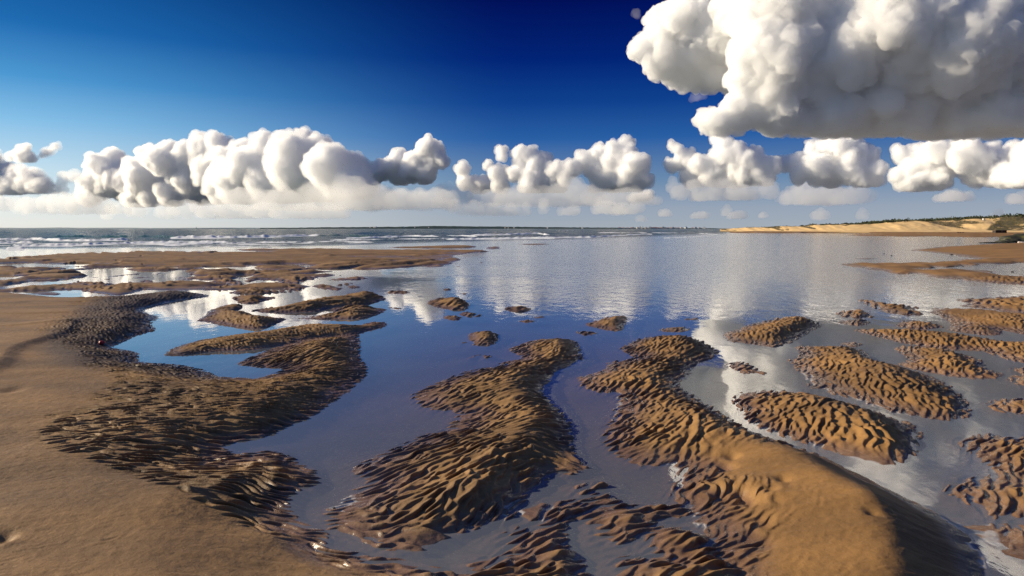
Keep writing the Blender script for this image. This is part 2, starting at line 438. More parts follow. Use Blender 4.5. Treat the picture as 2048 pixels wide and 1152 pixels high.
# rows by photo row on the plane, columns by bearing
rows = np.concatenate([
    np.geomspace(2700, 1215, 46)[:-1], np.arange(1215, 760, -1.), np.arange(760, 486, -.7), np.arange(486, 463, -.35),
    np.array([463, 462.4, 461.8, 461, 460.3, 459.5, 458.8, 458.2, 457.8, 457.5, 457.3])])
yy = H0 * F / (rows - HY)
ss = np.linspace(-1.1, 1.1, 1800)
# wider apart outside the picture
ss = np.sign(ss) * np.where(np.abs(ss) < .82, np.abs(ss), .82 + (np.abs(ss) - .82) * 1.9)
Y = np.repeat(yy[:, None], len(ss), 1)
X = ss[None, :] * (Y + .8)
P = np.stack([X.ravel(), Y.ravel()], 1)
Pd = P[:, 1]
print('grid', X.shape)
# wobble of the outlines, larger where the bars are farther off
wob = np.clip(.018 * Pd, .03, .5)
w1 = np.stack([fbm(P / (wob[:, None] * 6 + .2) + 3.1, 11, 3), fbm(P / (wob[:, None] * 6 + .2) + 9.7, 12, 3)], 1)
W = P + w1 * wob[:, None]
DP = np.interp(Pd, [2, 8, 20, 60, 90, 400], [.05, .08, .15, .3, .8, 3])
h = -DP.copy()
ripm = np.zeros(len(P))
tcore = np.zeros(len(P))


def inside_poly(q, pts):
    ins = np.zeros(len(q), bool)
    x, y = q[:, 0], q[:, 1]
    n = len(pts)
    for i in range(n):
        x1, y1 = pts[i]
        x2, y2 = pts[(i + 1) % n]
        if y1 == y2: continue
        c = ((y1 > y) != (y2 > y)) & (x < (x2 - x1) * (y - y1) / (y2 - y1) + x1)
        ins ^= c
    return ins


def edge_t(q, pts, wl, wr):
    """distance to the outline over the slope width; lee sides are steeper"""
    area = sum(pts[i][0] * pts[(i + 1) % len(pts)][1] - pts[(i + 1) % len(pts)][0] * pts[i][1] for i in range(len(pts)))
    sg = 1 if area > 0 else -1
    best = np.full(len(q), 1e9)
    for i in range(len(pts)):
        a = np.array(pts[i])
        b = np.array(pts[(i + 1) % len(pts)])
        ab = b - a
        L2 = (ab * ab).sum()
        if L2 < 1e-9: continue
        nrm = np.array((ab[1], -ab[0])) * sg / math.sqrt(L2)
        lee = nrm @ np.array((.88, -.47))
        k = .5 + .5 * max(-1, min(1, lee * 1.4))
        w = wl * (1 - k) + wr * k
        t = np.clip(((q - a) @ ab) / L2, 0, 1)
        d = q - a - t[:, None] * ab
        best = np.minimum(best, np.sqrt((d * d).sum(1)) / w)
    return best


def smoothed(pts, n=1):
    for _ in range(n):
        q = []
        for i in range(len(pts)):
            a = pts[i]
            b = pts[(i + 1) % len(pts)]
            q.append((a[0] * .78 + b[0] * .22, a[1] * .78 + b[1] * .22))
            q.append((a[0] * .22 + b[0] * .78, a[1] * .22 + b[1] * .78))
        pts = q
    return pts


for pts, H, wl, wr, rip in BARS:
    wp = smoothed([gnd(u, v) for u, v in pts])
    a = np.array(wp)
    mg = 1.0 + .02 * a[:, 1].min()
    sel = np.where((P[:, 0] > a[:, 0].min() - mg) & (P[:, 0] < a[:, 0].max() + mg) & (Pd > a[:, 1].min() - mg) & (Pd < a[:, 1].max() + mg))[0]
    if len(sel) == 0: continue
    q = W[sel]
    ins = inside_poly(q, wp)
    t = edge_t(q, wp, wl, wr)
    ti = np.clip(t, 0, 1)
    hi = H * (.5 * ti + .5 * sstep(0, 1, ti)) * 1.05
    dp = DP[sel]
    tt = np.clip(t * (wl + wr) * .5 / .5, 0, 1)
    ho = -dp * (1 - (1 - tt) ** 2)
    v = np.where(ins, hi, ho)
    better = v > h[sel]
    h[sel] = np.where(better, v, h[sel])
    ripm[sel] = np.maximum(ripm[sel], rip * np.where(ins, 1, np.exp(-(t * wl / .12) ** 2)))
    tcore[sel] = np.maximum(tcore[sel], np.where(ins, ti, 0))
for pts, dep in POOLS:
    wp = [gnd(u, v) for u, v in pts]
    a = np.array(wp)
    sel = np.where((P[:, 0] > a[:, 0].min() - 1) & (P[:, 0] < a[:, 0].max() + 1) & (Pd > a[:, 1].min() - 1) & (Pd < a[:, 1].max() + 1))[0]
    q = W[sel]
    ins = inside_poly(q, wp)
    h[sel] = np.where(ins, -dep, h[sel])
print('bars', time.time() - T0)


# soft areas given by photo ellipses
def blobs(lst):
    m = np.zeros(len(P))
    U = 1024 + P[:, 0] / Pd * F
    V = HY + H0 * F / Pd
    for u, v, ru, rv, ang in lst:
        c, s_ = math.cos(math.radians(ang)), math.sin(math.radians(ang))
        du, dv = U - u, V - v
        e = np.sqrt(((du * c + dv * s_) / ru) ** 2 + ((-du * s_ + dv * c) / rv) ** 2)
        m = np.maximum(m, 1 - sstep(.75, 1.25, e))
    return m


n_low = fbm(P * 1.3, 31, 3)
Ug = 1024 + P[:, 0] / Pd * F
Vg = HY + H0 * F / Pd
# smooth sand (no ripples): left part of the bank and the back of the great bar
edge_l = np.interp(Vg, [585, 600, 640, 690, 740, 800, 860, 920, 980, 1020, 1060, 1100, 1152, 1300], [330, 170, 150, 90, 190, 215, 110, 90, 250, 330, 480, 600, 680, 760])
smooth_l = 1 - sstep(-45, 45, Ug - edge_l + n_low * 40)
smooth_l = np.where((Ug < 1000) & (Vg > 583), smooth_l, 0)
edge_b = np.interp(Vg, [840, 900, 960, 1000, 1060, 1100, 1152, 1300, 2000], [1560, 1400, 1420, 1480, 1520, 1490, 1480, 1480, 1480])
smooth_b = sstep(-50, 60, Ug - edge_b + n_low * 50) * (Vg > 860) * (Ug < 2020 + (Vg > 1100) * 60) * sstep(865, 930, Vg + (1600 - Ug) * .0)
smooth_b = smooth_b * (1 - sstep(60, 90, Ug - np.interp(Vg, [860, 915, 960, 1010, 1100, 1152], [1560, 1690, 1760, 1860, 1965, 1990])))
smooth_top = blobs([(1790, 735, 95, 20, 22), (1700, 820, 95, 15, 14), (1960, 625, 90, 14, 4), (800, 508, 170, 14, 0)]) * .55
ripple = ripm * (1 - np.clip(smooth_l + smooth_b + smooth_top, 0, .94))
shingle = blobs([(230, 690, 150, 60, -12), (300, 620, 150, 38, -10), (330, 735, 140, 35, 5)]) * (h > -.02) * (Ug < 470)

# ------------------------------------------------------------------ ripples: sparse oriented wavelets
ANG = [  # (u, v, crest direction in world degrees, 0 = along x)
    (150, 650, 5), (300, 700, 8), (300, 850, 6), (450, 950, 2), (550, 1000, -6), (400, 780, 6), (650, 780, 28), (560, 860, 14), (650, 1050, -14), (800, 1120, -12),
    (560, 720, 55), (620, 700, 70), (550, 680, 25), (450, 640, 30), (650, 610, 30), (680, 630, 40), (880, 610, 55), (960, 675, 50),
    (1080, 700, 60), (1000, 750, 55), (880, 790, 48), (1050, 800, 35), (950, 850, 40), (850, 920, 45), (1000, 950, 60), (800, 1000, 50), (950, 1020, 75), (1100, 880, 25), (1130, 920, -30),
    (1350, 700, 60), (1250, 760, 60), (1300, 820, 58), (1280, 870, 50), (1400, 850, 70), (1400, 980, 60), (1450, 1050, 45), (1400, 1120, 35), (1150, 1060, 40), (1250, 1040, 30),
    (1550, 670, 75), (1220, 645, 60), (1600, 740, 55), (1700, 790, 65), (1800, 800, 75), (1530, 850, 50), (1650, 870, 60), (1750, 880, 85), (1850, 690, 65), (1950, 710, 65), (1950, 640, 60), (2000, 900, 40), (1980, 970, 50), (1860, 620, 60),
    (500, 560, 20), (300, 560, 15), (100, 570, 10), (800, 530, 60), (1900, 560, 60)]
aw = np.array([gnd(u, v) for u, v, _ in ANG])
ar = np.radians([a for _, _, a in ANG])


def orient(c):
    """crest angle near world points c"""
    out = np.zeros(len(c))
    for i in range(0, len(c), 200000):
        q = c[i:i + 200000]
        d2 = ((q[:, None, 0] - aw[None, :, 0]) ** 2 + (q[:, None, 1] - aw[None, :, 1]) ** 2) / (q[:, None, 1] ** 2)
        w = 1 / (d2 + .0004) ** 1.5
        out[i:i + 200000] = .5 * np.arctan2((w * np.sin(2 * ar)).sum(1), (w * np.cos(2 * ar)).sum(1))
    return out


def gabor(q, lam, seed, per=3, along=1.5, across=.75, jit=.22, ranphase=1.):
    cell = lam * 1.9
    i0 = np.floor(q / cell).astype(np.int64)
    lo = i0.min(0) - 1
    nx, ny = i0.max(0) - lo + 2
    # kernel table for each occupied cell
    gx, gy = np.meshgrid(np.arange(nx) + lo[0], np.arange(ny) + lo[1], indexing='ij')
    gx, gy = gx.ravel(), gy.ravel()
    used = np.zeros(nx * ny, bool)
    fl = (i0[:, 0] - lo[0]) * ny + (i0[:, 1] - lo[1])
    for dx in (-1, 0, 1):
        for dy in (-1, 0, 1):
            used[np.clip(fl + dx * ny + dy, 0, nx * ny - 1)] = True
    uid = np.where(used)[0]
    slot = np.full(nx * ny, 0, np.int64)
    slot[uid] = np.arange(len(uid))
    cx, cyy = gx[uid], gy[uid]
    tab = []
    for k in range(per):
        px = (cx + hsh(cx, cyy, 1 + 7 * k, seed)) * cell
        py = (cyy + hsh(cx, cyy, 2 + 7 * k, seed)) * cell
        c = np.stack([px, py], 1)
        th = orient(c) + (hsh(cx, cyy, 3 + 7 * k, seed) - .5) * 2 * jit
        ph = hsh(cx, cyy, 4 + 7 * k, seed) * 2 * math.pi * ranphase
        lm = lam * (.8 + .45 * hsh(cx, cyy, 5 + 7 * k, seed))
        am = np.where(hsh(cx, cyy, 6 + 7 * k, seed) > .5, 1., 1.) * (.6 + .8 * hsh(cx, cyy, 8 + 7 * k, seed))
        tab.append((px, py, np.cos(th), np.sin(th), ph, 2 * math.pi / lm, am))
    r = np.zeros(len(q))
    x, y = q[:, 0], q[:, 1]
    for dx in (-1, 0, 1):
        for dy in (-1, 0, 1):
            s_ = slot[np.clip(fl + dx * ny + dy, 0, nx * ny - 1)]
            for px, py, c, s, ph, kk, am in tab:
                ex = x - px[s_]
                ey = y - py[s_]
                cs, sn = c[s_], s[s_]
                al = ex * cs + ey * sn
                ac = -ex * sn + ey * cs
                e = (al / (lam * along)) ** 2 + (ac / (lam * across)) ** 2
                r += am[s_] * np.exp(-1.3 * e) * np.cos(ac * kk[s_] + ph[s_])
    return r


sel = np.where((ripple > .02) & (rows.repeat(len(ss)) > 487) & (h > -.06) & (np.abs(ss)[None, :].repeat(len(rows), 0).ravel() < .95))[0]
q = P[sel]
dsel = Pd[sel]
usel, vsel = Ug[sel], Vg[sel]
left = 1 - sstep(640, 760, usel + (vsel - 900) * .0)
left = left * sstep(590, 700, vsel)
sh = shingle[sel]
qq = q + .05 * np.stack([fbm(q * 5, 41, 2), fbm(q * 5 + 5, 42, 2)], 1)
g = np.zeros(len(q))
amp = np.zeros(len(q))
# fine ripples on the left bank, coarser ones on the bars
m = np.where(left > .01)[0]
gf = gabor(qq[m], .068, 51, along=1.7, across=.62, jit=.25, per=4)
g[m] += left[m] * gf * .012
m = np.where((left < .99) & (dsel < 16))[0]
gc = gabor(qq[m], .094, 52, along=1.25, across=.62, jit=.3)
gc2 = gabor(qq[m], .065, 53, along=1.3, across=.7, jit=.5)
k_ = (1 - left[m]) * (1 - sstep(13, 16, dsel[m]))
g[m] += k_ * (.0116 * gc * (1 + .3 * gc2) + .0055 * gc2)
m = np.where(dsel > 12)[0]
gd = gabor(qq[m], .2, 54, along=1.3, across=.65, jit=.4)
g[m] += sstep(12, 16, dsel[m]) * gd * np.interp(dsel[m], [12, 20, 50], [.026, .036, .045])
far_ = sstep(22, 27, dsel)
g *= 1 - far_
m = np.where(dsel > 22)[0]
ge = gabor(qq[m] * np.array((.5, .3)), .62, 56, along=1.3, across=.65, jit=.4)
g[m] += far_[m] * ge * .055
m = np.where(sh > .01)[0]
g[m] *= 1 - sh[m]
gs = gabor(qq[m], .06, 55, along=1.1, across=.8, jit=1.2)
g[m] += sh[m] * gs * .010 * (.6 + .8 * vnoise(q[m] * 6, 57))
gr = np.clip(ripple[sel], 0, 1.2) * np.clip(1. + .75 * fbm(q * 1.7, 58, 3), .25, 1.35)
# rounded mounds, pinched troughs
s0 = .018 + (.0125 - .018) * left + .015 * sstep(10, 18, dsel)
g = g * gr
gn = g / s0
g = s0 * np.where(gn > 0, gn / (1 + .22 * gn), gn * 1.15 / (1 + .12 * np.abs(gn)))
fade = sstep(-.05, .015, h[sel])
rz = g * fade
zr = np.zeros(len(P))
zr[sel] = rz
# lean the crests over to the lee side
shx = np.zeros(len(P))
shy = np.zeros(len(P))
shx[sel] = .8 * rz
shy[sel] = -.75 * rz * np.where(left > .5, 1.0, .45)
print('ripples', time.time() - T0)

# round off the creases of the bars, their outlines stay
def blur(a, r):
    for ax in (0, 1):
        pad = [(0, 0), (0, 0)]
        pad[ax] = (r + 1, r)
        c = np.cumsum(np.pad(a, pad, mode='edge'), ax)
        n_ = a.shape[ax]
        hi_ = np.take(c, np.arange(2 * r + 1, n_ + 2 * r + 1), ax)
        lo_ = np.take(c, np.arange(0, n_), ax)
        a = (hi_ - lo_) / (2 * r + 1)
    return a


hg = h.reshape(X.shape)
hb_ = blur(blur(hg, 13), 9)
hc_ = blur(blur(hg, 4), 3)
kn = 1 - sstep(7, 12, Y)
kf = 1 - sstep(20, 30, Y)
sm = hb_ * kn + (1 - kn) * (hc_ * kf + hg * (1 - kf))
h = (hg + (sm - hg) * sstep(.015, .07, hg)).ravel()

# ------------------------------------------------------------------ broad relief
near = np.clip(1 - Pd / 90, 0, 1)
h += np.where(h > 0, 1, .15) * near * .016 * fbm(P * np.array((.9, 1.6)), 61, 3) * np.clip(h / .05, 0, 1)
# thin puddles and runnels on the spit
pn = fbm(np.stack([P[:, 0] / 4.5 + P[:, 1] * .05, P[:, 1] / 5.5], 1), 67, 4) + .35 * fbm(np.stack([P[:, 0] / 22, P[:, 1] / 14], 1), 68, 2)
pm_ = sstep(498, 504, Vg) * (1 - sstep(560, 575, Vg)) * (1 - sstep(380, 640, Ug + (530 - Vg) * 3))
pmf = pm_ * (1 - .8 * sstep(524, 534, Vg))
h = np.where((h > 0) & (pm_ > 0), h - pmf * 2.2 * np.clip(pn - .05, 0, .25), h)
pm2 = sstep(499, 503, Vg) * (1 - sstep(545, 560, Vg)) * (Ug < 960)
h = np.where((h > 0) & (pm2 > 0), h - pm2 * .35 * np.clip(pn - .02, 0, .3) + pm2 * .08 * np.clip(pn, -.4, .1), h)
# low streaks of sand breaking the surface between the far bars
pn2 = fbm(np.stack([P[:, 0] / 2.8 + P[:, 1] * .12, P[:, 1] / 1.5], 1), 69, 4)
pm3 = sstep(526, 534, Vg) * (1 - sstep(572, 592, Vg)) * (1 - sstep(560, 720, Ug))
h = np.where(pm3 > 0, np.maximum(h, np.minimum(.10, (pn2 - .10) * .5) * pm3 + (pm3 - 1) * .2), h)
h = np.where((pm3 > 0) & (h > 0) & (Vg < 583), h - pm3 * .3 * np.clip(-pn2 - .12, 0, .4), h)
# long low swells across the smooth sand and faint flow lines
strk = fbm(P @ np.array([[.35, 0], [0, 5.]]) + 2, 62, 4)
h += smooth_l * .007 * strk * (h > 0)
strk2 = fbm(np.stack([P[:, 0] * 1.6 + P[:, 1] * .5, P[:, 0] * 1.2 + P[:, 1] * 9], 1), 63, 4)
h += smooth_b * .009 * strk2
# scour steps on the left bank
for (pa, pb, amp_, wd) in [((-100, 790 - 0), (160, 655), .05, .35), ((-60, 640), (150, 640), .02, .2), ((-60, 672), (170, 660), .02, .2), ((560, 1120), (240, 1010), .02, .25)]:
    a = np.array(gnd(*pa))
    b = np.array(gnd(*pb))
    ab = b - a
    L = math.hypot(*ab)
    ab = ab / L
    r_ = P - a
    al = r_ @ ab
    ac = r_ @ np.array((-ab[1], ab[0])) + .12 * np.sin(al * 2.1)
    m_ = sstep(-.6, .3, al) * (1 - sstep(L - .4, L + .6, al))
    h += m_ * amp_ * np.where(ac > 0, np.exp(-(ac / (wd * 2.6)) ** 2), np.exp(-(ac / (wd * .45)) ** 2))
# lumps and holes on the great bar
rnd = random.Random(5)
for (u, v, r_, dz) in [(1465, 930, .05, -.03), (1452, 945, .06, -.04), (1490, 1005, .06, -.035), (1475, 1000, .05, -.03), (1495, 1018, .06, -.04), (1540, 1010, .05, -.02), (1567, 992, .05, -.025), (1745, 1083, .04, -.02), (1738, 1050, .1, .012), (1500, 990, .12, .02), (1545, 1015, .12, .02), (1430, 985, .12, .03), (1440, 1000, .07, -.05), (1525, 1060, .06, -.02), (1520, 1095, .07, -.02), (6, 1124, .05, -.02), (14, 1128, .035, -.015), (25, 805, .1, -.02), (15, 1140, .05, .006)]:
    c = np.array(gnd(u, v))
    d2 = ((P - c) ** 2 @ np.array((1, .6)))
    h += dz * np.exp(-d2 / (r_ * r_))
z = h + zr
# fine grain of the bed so that the shallows are not flat
z += np.where(h <= 0, 1, .4) * .004 * near * fbm(P * 9, 64, 2) * np.clip(12 / Pd, 0, 1)
Xs = (P[:, 0] + shx).reshape(X.shape)
Ys = (P[:, 1] + shy).reshape(X.shape)
wet = 1 - sstep(.005, .06, z + .012 * fbm(P * 2.2, 66, 3))
lace = blobs([(1610, 880, 150, 16, 17), (1790, 960, 130, 18, 27), (1930, 1060, 80, 30, 50), (1152, 860, 26, 80, 10), (1385, 755, 30, 22, 0), (1230, 800, 16, 40, 0), (1700, 790, 170, 12, 22), (1345, 950, 40, 30, 0), (1390, 1030, 35, 35, 30), (690, 1010, 45, 20, 0), (1050, 1020, 60, 30, 0), (1180, 700, 14, 30, 0), (1960, 1090, 40, 60, 0)])
lace = lace * np.exp(-((z - .002 * fbm(P * 12, 70, 2)) / .005) ** 2) * sstep(-.25, .15, fbm(P * np.array((9, 9)), 74, 3))

S = Mat('tidal_sand')
pos = S.pos()
n1 = S.noise(1.1, 5, pos)
n2 = S.noise(14, 5, pos, .6)
mpx = S.n('ShaderNodeMapping', {'Vector': pos, 'Scale': (.6, 5, 1)}, ).outputs[0]
n3 = S.noise(2.2, 5, mpx)
n4 = S.noise(420, 2, pos)
dry = S.ramp(n1, [(.25, (.185, .110, .038)), (.75, (.29, .172, .062))])
dry = S.mix(.5, dry, S.ramp(n3, [(.3, (.165, .100, .036)), (.7, (.31, .186, .068))]))
dry = S.mix(.35, dry, S.ramp(n2, [(.35, (.155, .097, .038)), (.7, (.33, .20, .074))]))
dry = S.mix(.35, dry, S.ramp(n4, [(.3, (.14, .085, .045)), (.7, (.42, .27, .14))]))
wetc = S.ramp(n2, [(.3, (.14, .088, .062)), (.7, (.21, .135, .09))])
wa = S.attr('wet')
col = S.mix(S.mapr(wa, 0, 1, 0, .9), dry, wetc)
sh_c = S.ramp(S.noise(55, 3, pos), [(.35, (.035, .028, .024)), (.62, (.12, .09, .065)), (.8, (.26, .2, .15))])
col = S.mix(S.mapr(S.attr('shingle'), 0, 1, 0, .8), col, sh_c)
col = S.mix(S.mapr(S.attr('right'), 0, 1, 0, .5), col, S.mix(1., col, (1.12, .92, .60), 'MULTIPLY'))  # warm sunlit tone put into the sand colour toward the right
damp = S.ramp(S.noise(.55, 4, S.n('ShaderNodeMapping', {'Vector': pos, 'Scale': (.7, 1.8, 1)}).outputs[0], .6), [(.38, (.66, .66, .70)), (.60, (1.08, 1.05, 1.0))])
col = S.mix(1., col, damp, 'MULTIPLY')
spk = S.ramp(S.noise(130, 2, pos, .7), [(.25, (.55, .52, .50)), (.42, (1, 1, 1))])
col = S.mix(.8, col, spk, 'MULTIPLY')
col = S.mix(1., col, S.mix(S.attr('right'), (1.14, 1.11, 1.12), (1.14, 1.11, 1.06)), 'MULTIPLY')
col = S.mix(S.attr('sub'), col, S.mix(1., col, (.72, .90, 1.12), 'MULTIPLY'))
col = S.mix(S.mapr(S.attr('lace'), .25, .8, 0, .6), col, (.58, .58, .58))  # waterline foam, with the glint of the wet film painted in pale
S.l(col, S.b.inputs['Base Color'])
S.l(S.mapr(wa, 0, 1, .62, .22), S.b.inputs['Roughness'])
S.l(S.mapr(wa, 0, 1, .25, .5), S.b.inputs['Specular IOR Level'])
hb = S.math('ADD', S.math('MULTIPLY', n2, .016), S.math('ADD', S.math('MULTIPLY', n4, .0012), S.math('MULTIPLY', n3, .016)))
bp = S.n('ShaderNodeBump', {'Height': hb, 'Strength': .6, 'Distance': 1.0})
S.l(bp.outputs[0], S.b.inputs['Normal'])
sand = grid_mesh('sand_flat', Xs, Ys, z.reshape(X.shape), S.m, {
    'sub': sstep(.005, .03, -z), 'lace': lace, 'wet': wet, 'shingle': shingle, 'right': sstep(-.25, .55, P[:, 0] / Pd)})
tag(sand, kind='structure')
print('sand', time.time() - T0)
del w1, W

# ------------------------------------------------------------------ water: lagoon and sea
vr = np.concatenate([np.array([2700, 2000, 1500, 1250, 1152, 1050, 950, 850, 780, 720, 680, 640, 600, 570, 545, 525, 512, 505]),
                     np.arange(500, 490, -.4), np.arange(490, 458.5, -.13), np.array([458.4, 458.3, 458.1, 457.9, 457.7, 457.5, 457.3, 457.15, 457.06, 457.03])])
yw = H0 * F / (vr - HY)
sw = np.linspace(-1.5, 1.5, 1500)
YW = np.repeat(yw[:, None], len(sw), 1)
XW = sw[None, :] * (YW + 1.5)
Q = np.stack([XW.ravel(), YW.ravel()], 1)
UW = 1024 + Q[:, 0] / Q[:, 1] * F
VW = HY + H0 * F / Q[:, 1]
vline = np.interp(UW, [-2000, 0, 600, 900, 1000, 1150, 1450, 1470, 1600], [500, 499, 495, 486, 483, 480, 470, 460, 455])
sea = sstep(-1, 6, vline - VW)
sea = np.where(UW > 1700, 0, sea)
amp_w = sea * np.interp(Q[:, 1], [55, 80, 120, 300, 2000], [.02, .06, .13, .28, .5])
kq = Q + 3 * np.stack([fbm(Q / 25, 71, 2), fbm(Q / 25 + 7, 72, 2)], 1)
zw = 0
for lam_, th, am in [(11, 8, 1.), (7, -14, .6), (4.6, 20, .4), (17, 2, .8)]:
    t_ = math.radians(th)
    ph = (kq[:, 0] * math.sin(t_) + kq[:, 1] * math.cos(t_)) * 2 * math.pi / lam_
    zw = zw + am * ((.5 + .5 * np.sin(ph)) ** 1.8 - .35) * (.5 + vnoise(Q / (lam_ * 2.5), int(lam_)))
zw = zw * amp_w * .55
zw += amp_w * .5 * fbm(Q / np.array((6., 2.5)), 73, 4)
foam = np.zeros(len(Q))
green = np.zeros(len(Q))
BRK = [  # crest lines: points (u, v), height, foam, green
    ([(350, 476.5), (420, 476), (520, 474.5), (600, 472.5), (632, 471.5)], .55, 1., 0),
    ([(250, 474.5), (310, 474.5), (355, 475.5)], .5, .25, 1),
    ([(110, 474), (180, 474), (250, 474.5)], .5, .1, 1),
    ([(628, 472), (690, 472), (740, 474)], .45, .15, 1),
    ([(700, 477), (760, 475), (820, 472.5), (870, 473)], .35, .9, 0),
    ([(-200, 480), (0, 480), (60, 479.5), (72, 478)], .35, .8, .2),
    ([(62, 479), (120, 481), (180, 481.5), (250, 480)], .4, .75, .4),
    ([(-200, 485), (0, 486), (30, 485), (60, 485)], .25, .8, 0),
    ([(30, 492), (100, 491), (180, 489), (260, 486), (340, 485), (450, 485)], .25, .75, 0),
    ([(20, 497), (45, 496.5)], .2, 1, 0),
    ([(330, 489), (420, 487), (520, 485), (620, 484)], .18, .6, 0),
    ([(948, 471), (1000, 470), (1050, 468), (1075, 466.8), (1090, 470)], .5, 1.1, 0),
    ([(900, 472), (925, 472), (950, 473)], .3, .6, .3),
    ([(900, 479), (1030, 477), (1100, 476), (1180, 474.5), (1240, 471), (1298, 468.5)], .3, .9, 0),
    ([(1200, 466), (1290, 465.5)], .25, .7, 0), ([(1305, 466), (1370, 466.3)], .2, .7, 0), ([(1400, 467), (1430, 469)], .2, .7, 0),
    ([(660, 480), (780, 479), (900, 477)], .16, .5, 0),
    ([(1330, 476), (1380, 474), (1420, 471)], .15, .5, 0),
    ([(1100, 462.5), (1150, 462)], .4, .4, 0), ([(520, 466), (560, 465.5)], .3, .3, 0), ([(800, 465), (830, 465)], .3, .3, 0),
    ([(1230, 478.5), (1330, 477.5)], .08, .35, 0), ([(1120, 481), (1240, 480)], .08, .3, 0),
]
for ln, hh, fo, gr_ in BRK:
    u_ = [a for a, _ in ln]
    v_ = [b for _, b in ln]
    sel_ = np.where((UW > u_[0] - 25) & (UW < u_[-1] + 25) & (VW < 505))[0]
    uw = UW[sel_]
    vc = np.interp(uw, u_, v_)
    yc = H0 * F / (vc - HY)
    # ragged crest
    yc = yc + yc * .012 * fbm(np.stack([uw / 14, uw * 0], 1), 81, 4) - 1.
    e = np.clip(np.minimum((uw - u_[0]) / 14 + 1, (u_[-1] - uw) / 14 + 1), 0, 1)
    hv = hh * e * (.7 + .5 * fbm(np.stack([uw / 9, vc], 1), 82, 3))
    dy = Q[sel_, 1] - yc
    wf, wb = yc * .012, yc * .035
    prof = np.where(dy < 0, np.exp(-(dy / wf) ** 2), np.exp(-(dy / wb) ** 2))
    zw[sel_] = zw[sel_] * (1 - prof * .7) + hv * prof
    ff = fo * e * np.where(dy < 0, np.exp(-(dy / (yc * .055)) ** 2), np.exp(-(dy / (wb * .6)) ** 2))
    foam[sel_] = np.maximum(foam[sel_], ff)
    green[sel_] = np.maximum(green[sel_], gr_ * e * np.exp(-((dy + wf) / (wf * 1.6)) ** 2))
# whitewater streaks on the flat; pale sky reflection painted in as foam white
swash = sstep(478, 486, VW) * sea
sw_n = fbm(np.stack([UW / 60, VW / 1.6], 1), 83, 4)
foam = np.maximum(foam, np.clip(swash * (.2 + .9 * sw_n), 0, .5))
foam = foam * (.55 + .75 * np.clip(.5 + fbm(np.stack([Q[:, 0] / 1.6, Q[:, 1] / 5], 1), 84, 4), 0, 1))
wind = blobs_w = np.zeros(len(Q))

wfoam = np.clip(foam, 0, 1)
Wm = Mat('sea_water')
nt = Wm.nt
pos = Wm.pos()
wgeo = pos
windm = Wm.n('ShaderNodeSeparateXYZ', {0: pos})
X_, Y_ = windm.outputs[0], windm.outputs[1]
# the breeze roughens the middle of the lagoon, the near pools lie still
wnz = Wm.noise(.12, 3, Wm.n('ShaderNodeMapping', {'Vector': pos, 'Scale': (.5, 1.5, 1)}).outputs[0])
wx = Wm.mapr(Wm.math('ADD', Wm.math('DIVIDE', X_, Y_), Wm.math('MULTIPLY', wnz, .3)), -.05, .24)
wy = Wm.mapr(Wm.math('ADD', Y_, Wm.math('MULTIPLY', wnz, 10)), 17, 36)
breeze = Wm.math('MULTIPLY', wx, wy)
seaA = Wm.attr('sea')
rough_air = Wm.math('MAXIMUM', breeze, seaA)
rp = Wm.n('ShaderNodeMapping', {'Vector': pos, 'Scale': (1, .42, 1), 'Rotation': (0, 0, .12)}).outputs[0]
rn1 = Wm.noise(4.2, 4, rp, .6, .4)
rn2 = Wm.noise(1.3, 4, rp, .6, .3)
rn0 = Wm.noise(11, 3, rp, .5)
rnc = Wm.noise(1.6, 2, rp)
hgt = Wm.math('ADD', Wm.math('MULTIPLY', rn1, Wm.math('MULTIPLY', rough_air, .055)), Wm.math('MULTIPLY', rn2, Wm.math('MULTIPLY', seaA, .16)))
hgt = Wm.math('ADD', hgt, Wm.math('ADD', Wm.math('MULTIPLY', rn0, .0007), Wm.math('MULTIPLY', rnc, .003)))
wb_ = Wm.n('ShaderNodeBump', {'Height': hgt, 'Strength': 1., 'Distance': 1.})
gl = Wm.n('ShaderNodeBsdfGlossy', {'Color': (1, 1, 1, 1), 'Roughness': Wm.mapr(rough_air, 0, 1, .02, .09), 'Normal': wb_.outputs[0]})
tr = Wm.n('ShaderNodeBsdfTransparent', {'Color': (.88, .87, .85, 1)})
deep = Wm.n('ShaderNodeBsdfDiffuse', {'Color': Wm.mix(Wm.attr('green'), (.010, .040, .058), (.045, .085, .035))})
silt = Wm.n('ShaderNodeBsdfDiffuse', {'Color': (.33, .37, .42, 1)})
murky = Wm.n('ShaderNodeMixShader', {0: .3, 1: tr.outputs[0], 2: silt.outputs[0]})
body = Wm.n('ShaderNodeMixShader', {0: Wm.mapr(seaA, .1, .8), 1: murky.outputs[0], 2: deep.outputs[0]})
ng = Wm.n('ShaderNodeNewGeometry')
dt = Wm.n('ShaderNodeVectorMath', {0: wb_.outputs[0], 1: ng.outputs['Incoming']}, operation='DOT_PRODUCT').outputs['Value']
ca = Wm.math('SUBTRACT', 1., Wm.math('MINIMUM', Wm.math('ABSOLUTE', dt), 1.))
frf = Wm.math('ADD', .03, Wm.math('MULTIPLY', .95, Wm.math('POWER', ca, 3.7)))
frf = Wm.math('ADD', frf, Wm.math('MULTIPLY', breeze, .06))
frf = Wm.math('MULTIPLY', frf, Wm.mapr(seaA, 0, 1, 1, .42))
surf = Wm.n('ShaderNodeMixShader', {0: frf, 1: body.outputs[0], 2: gl.outputs[0]})
fn = Wm.noise(2.6, 5, Wm.n('ShaderNodeMapping', {'Vector': pos, 'Scale': (1, .5, 1)}).outputs[0], .65)
ff = Wm.mapr(Wm.math('ADD', Wm.attr('foam'), Wm.math('MULTIPLY', Wm.math('SUBTRACT', fn, .5), .9)), .32, .5)
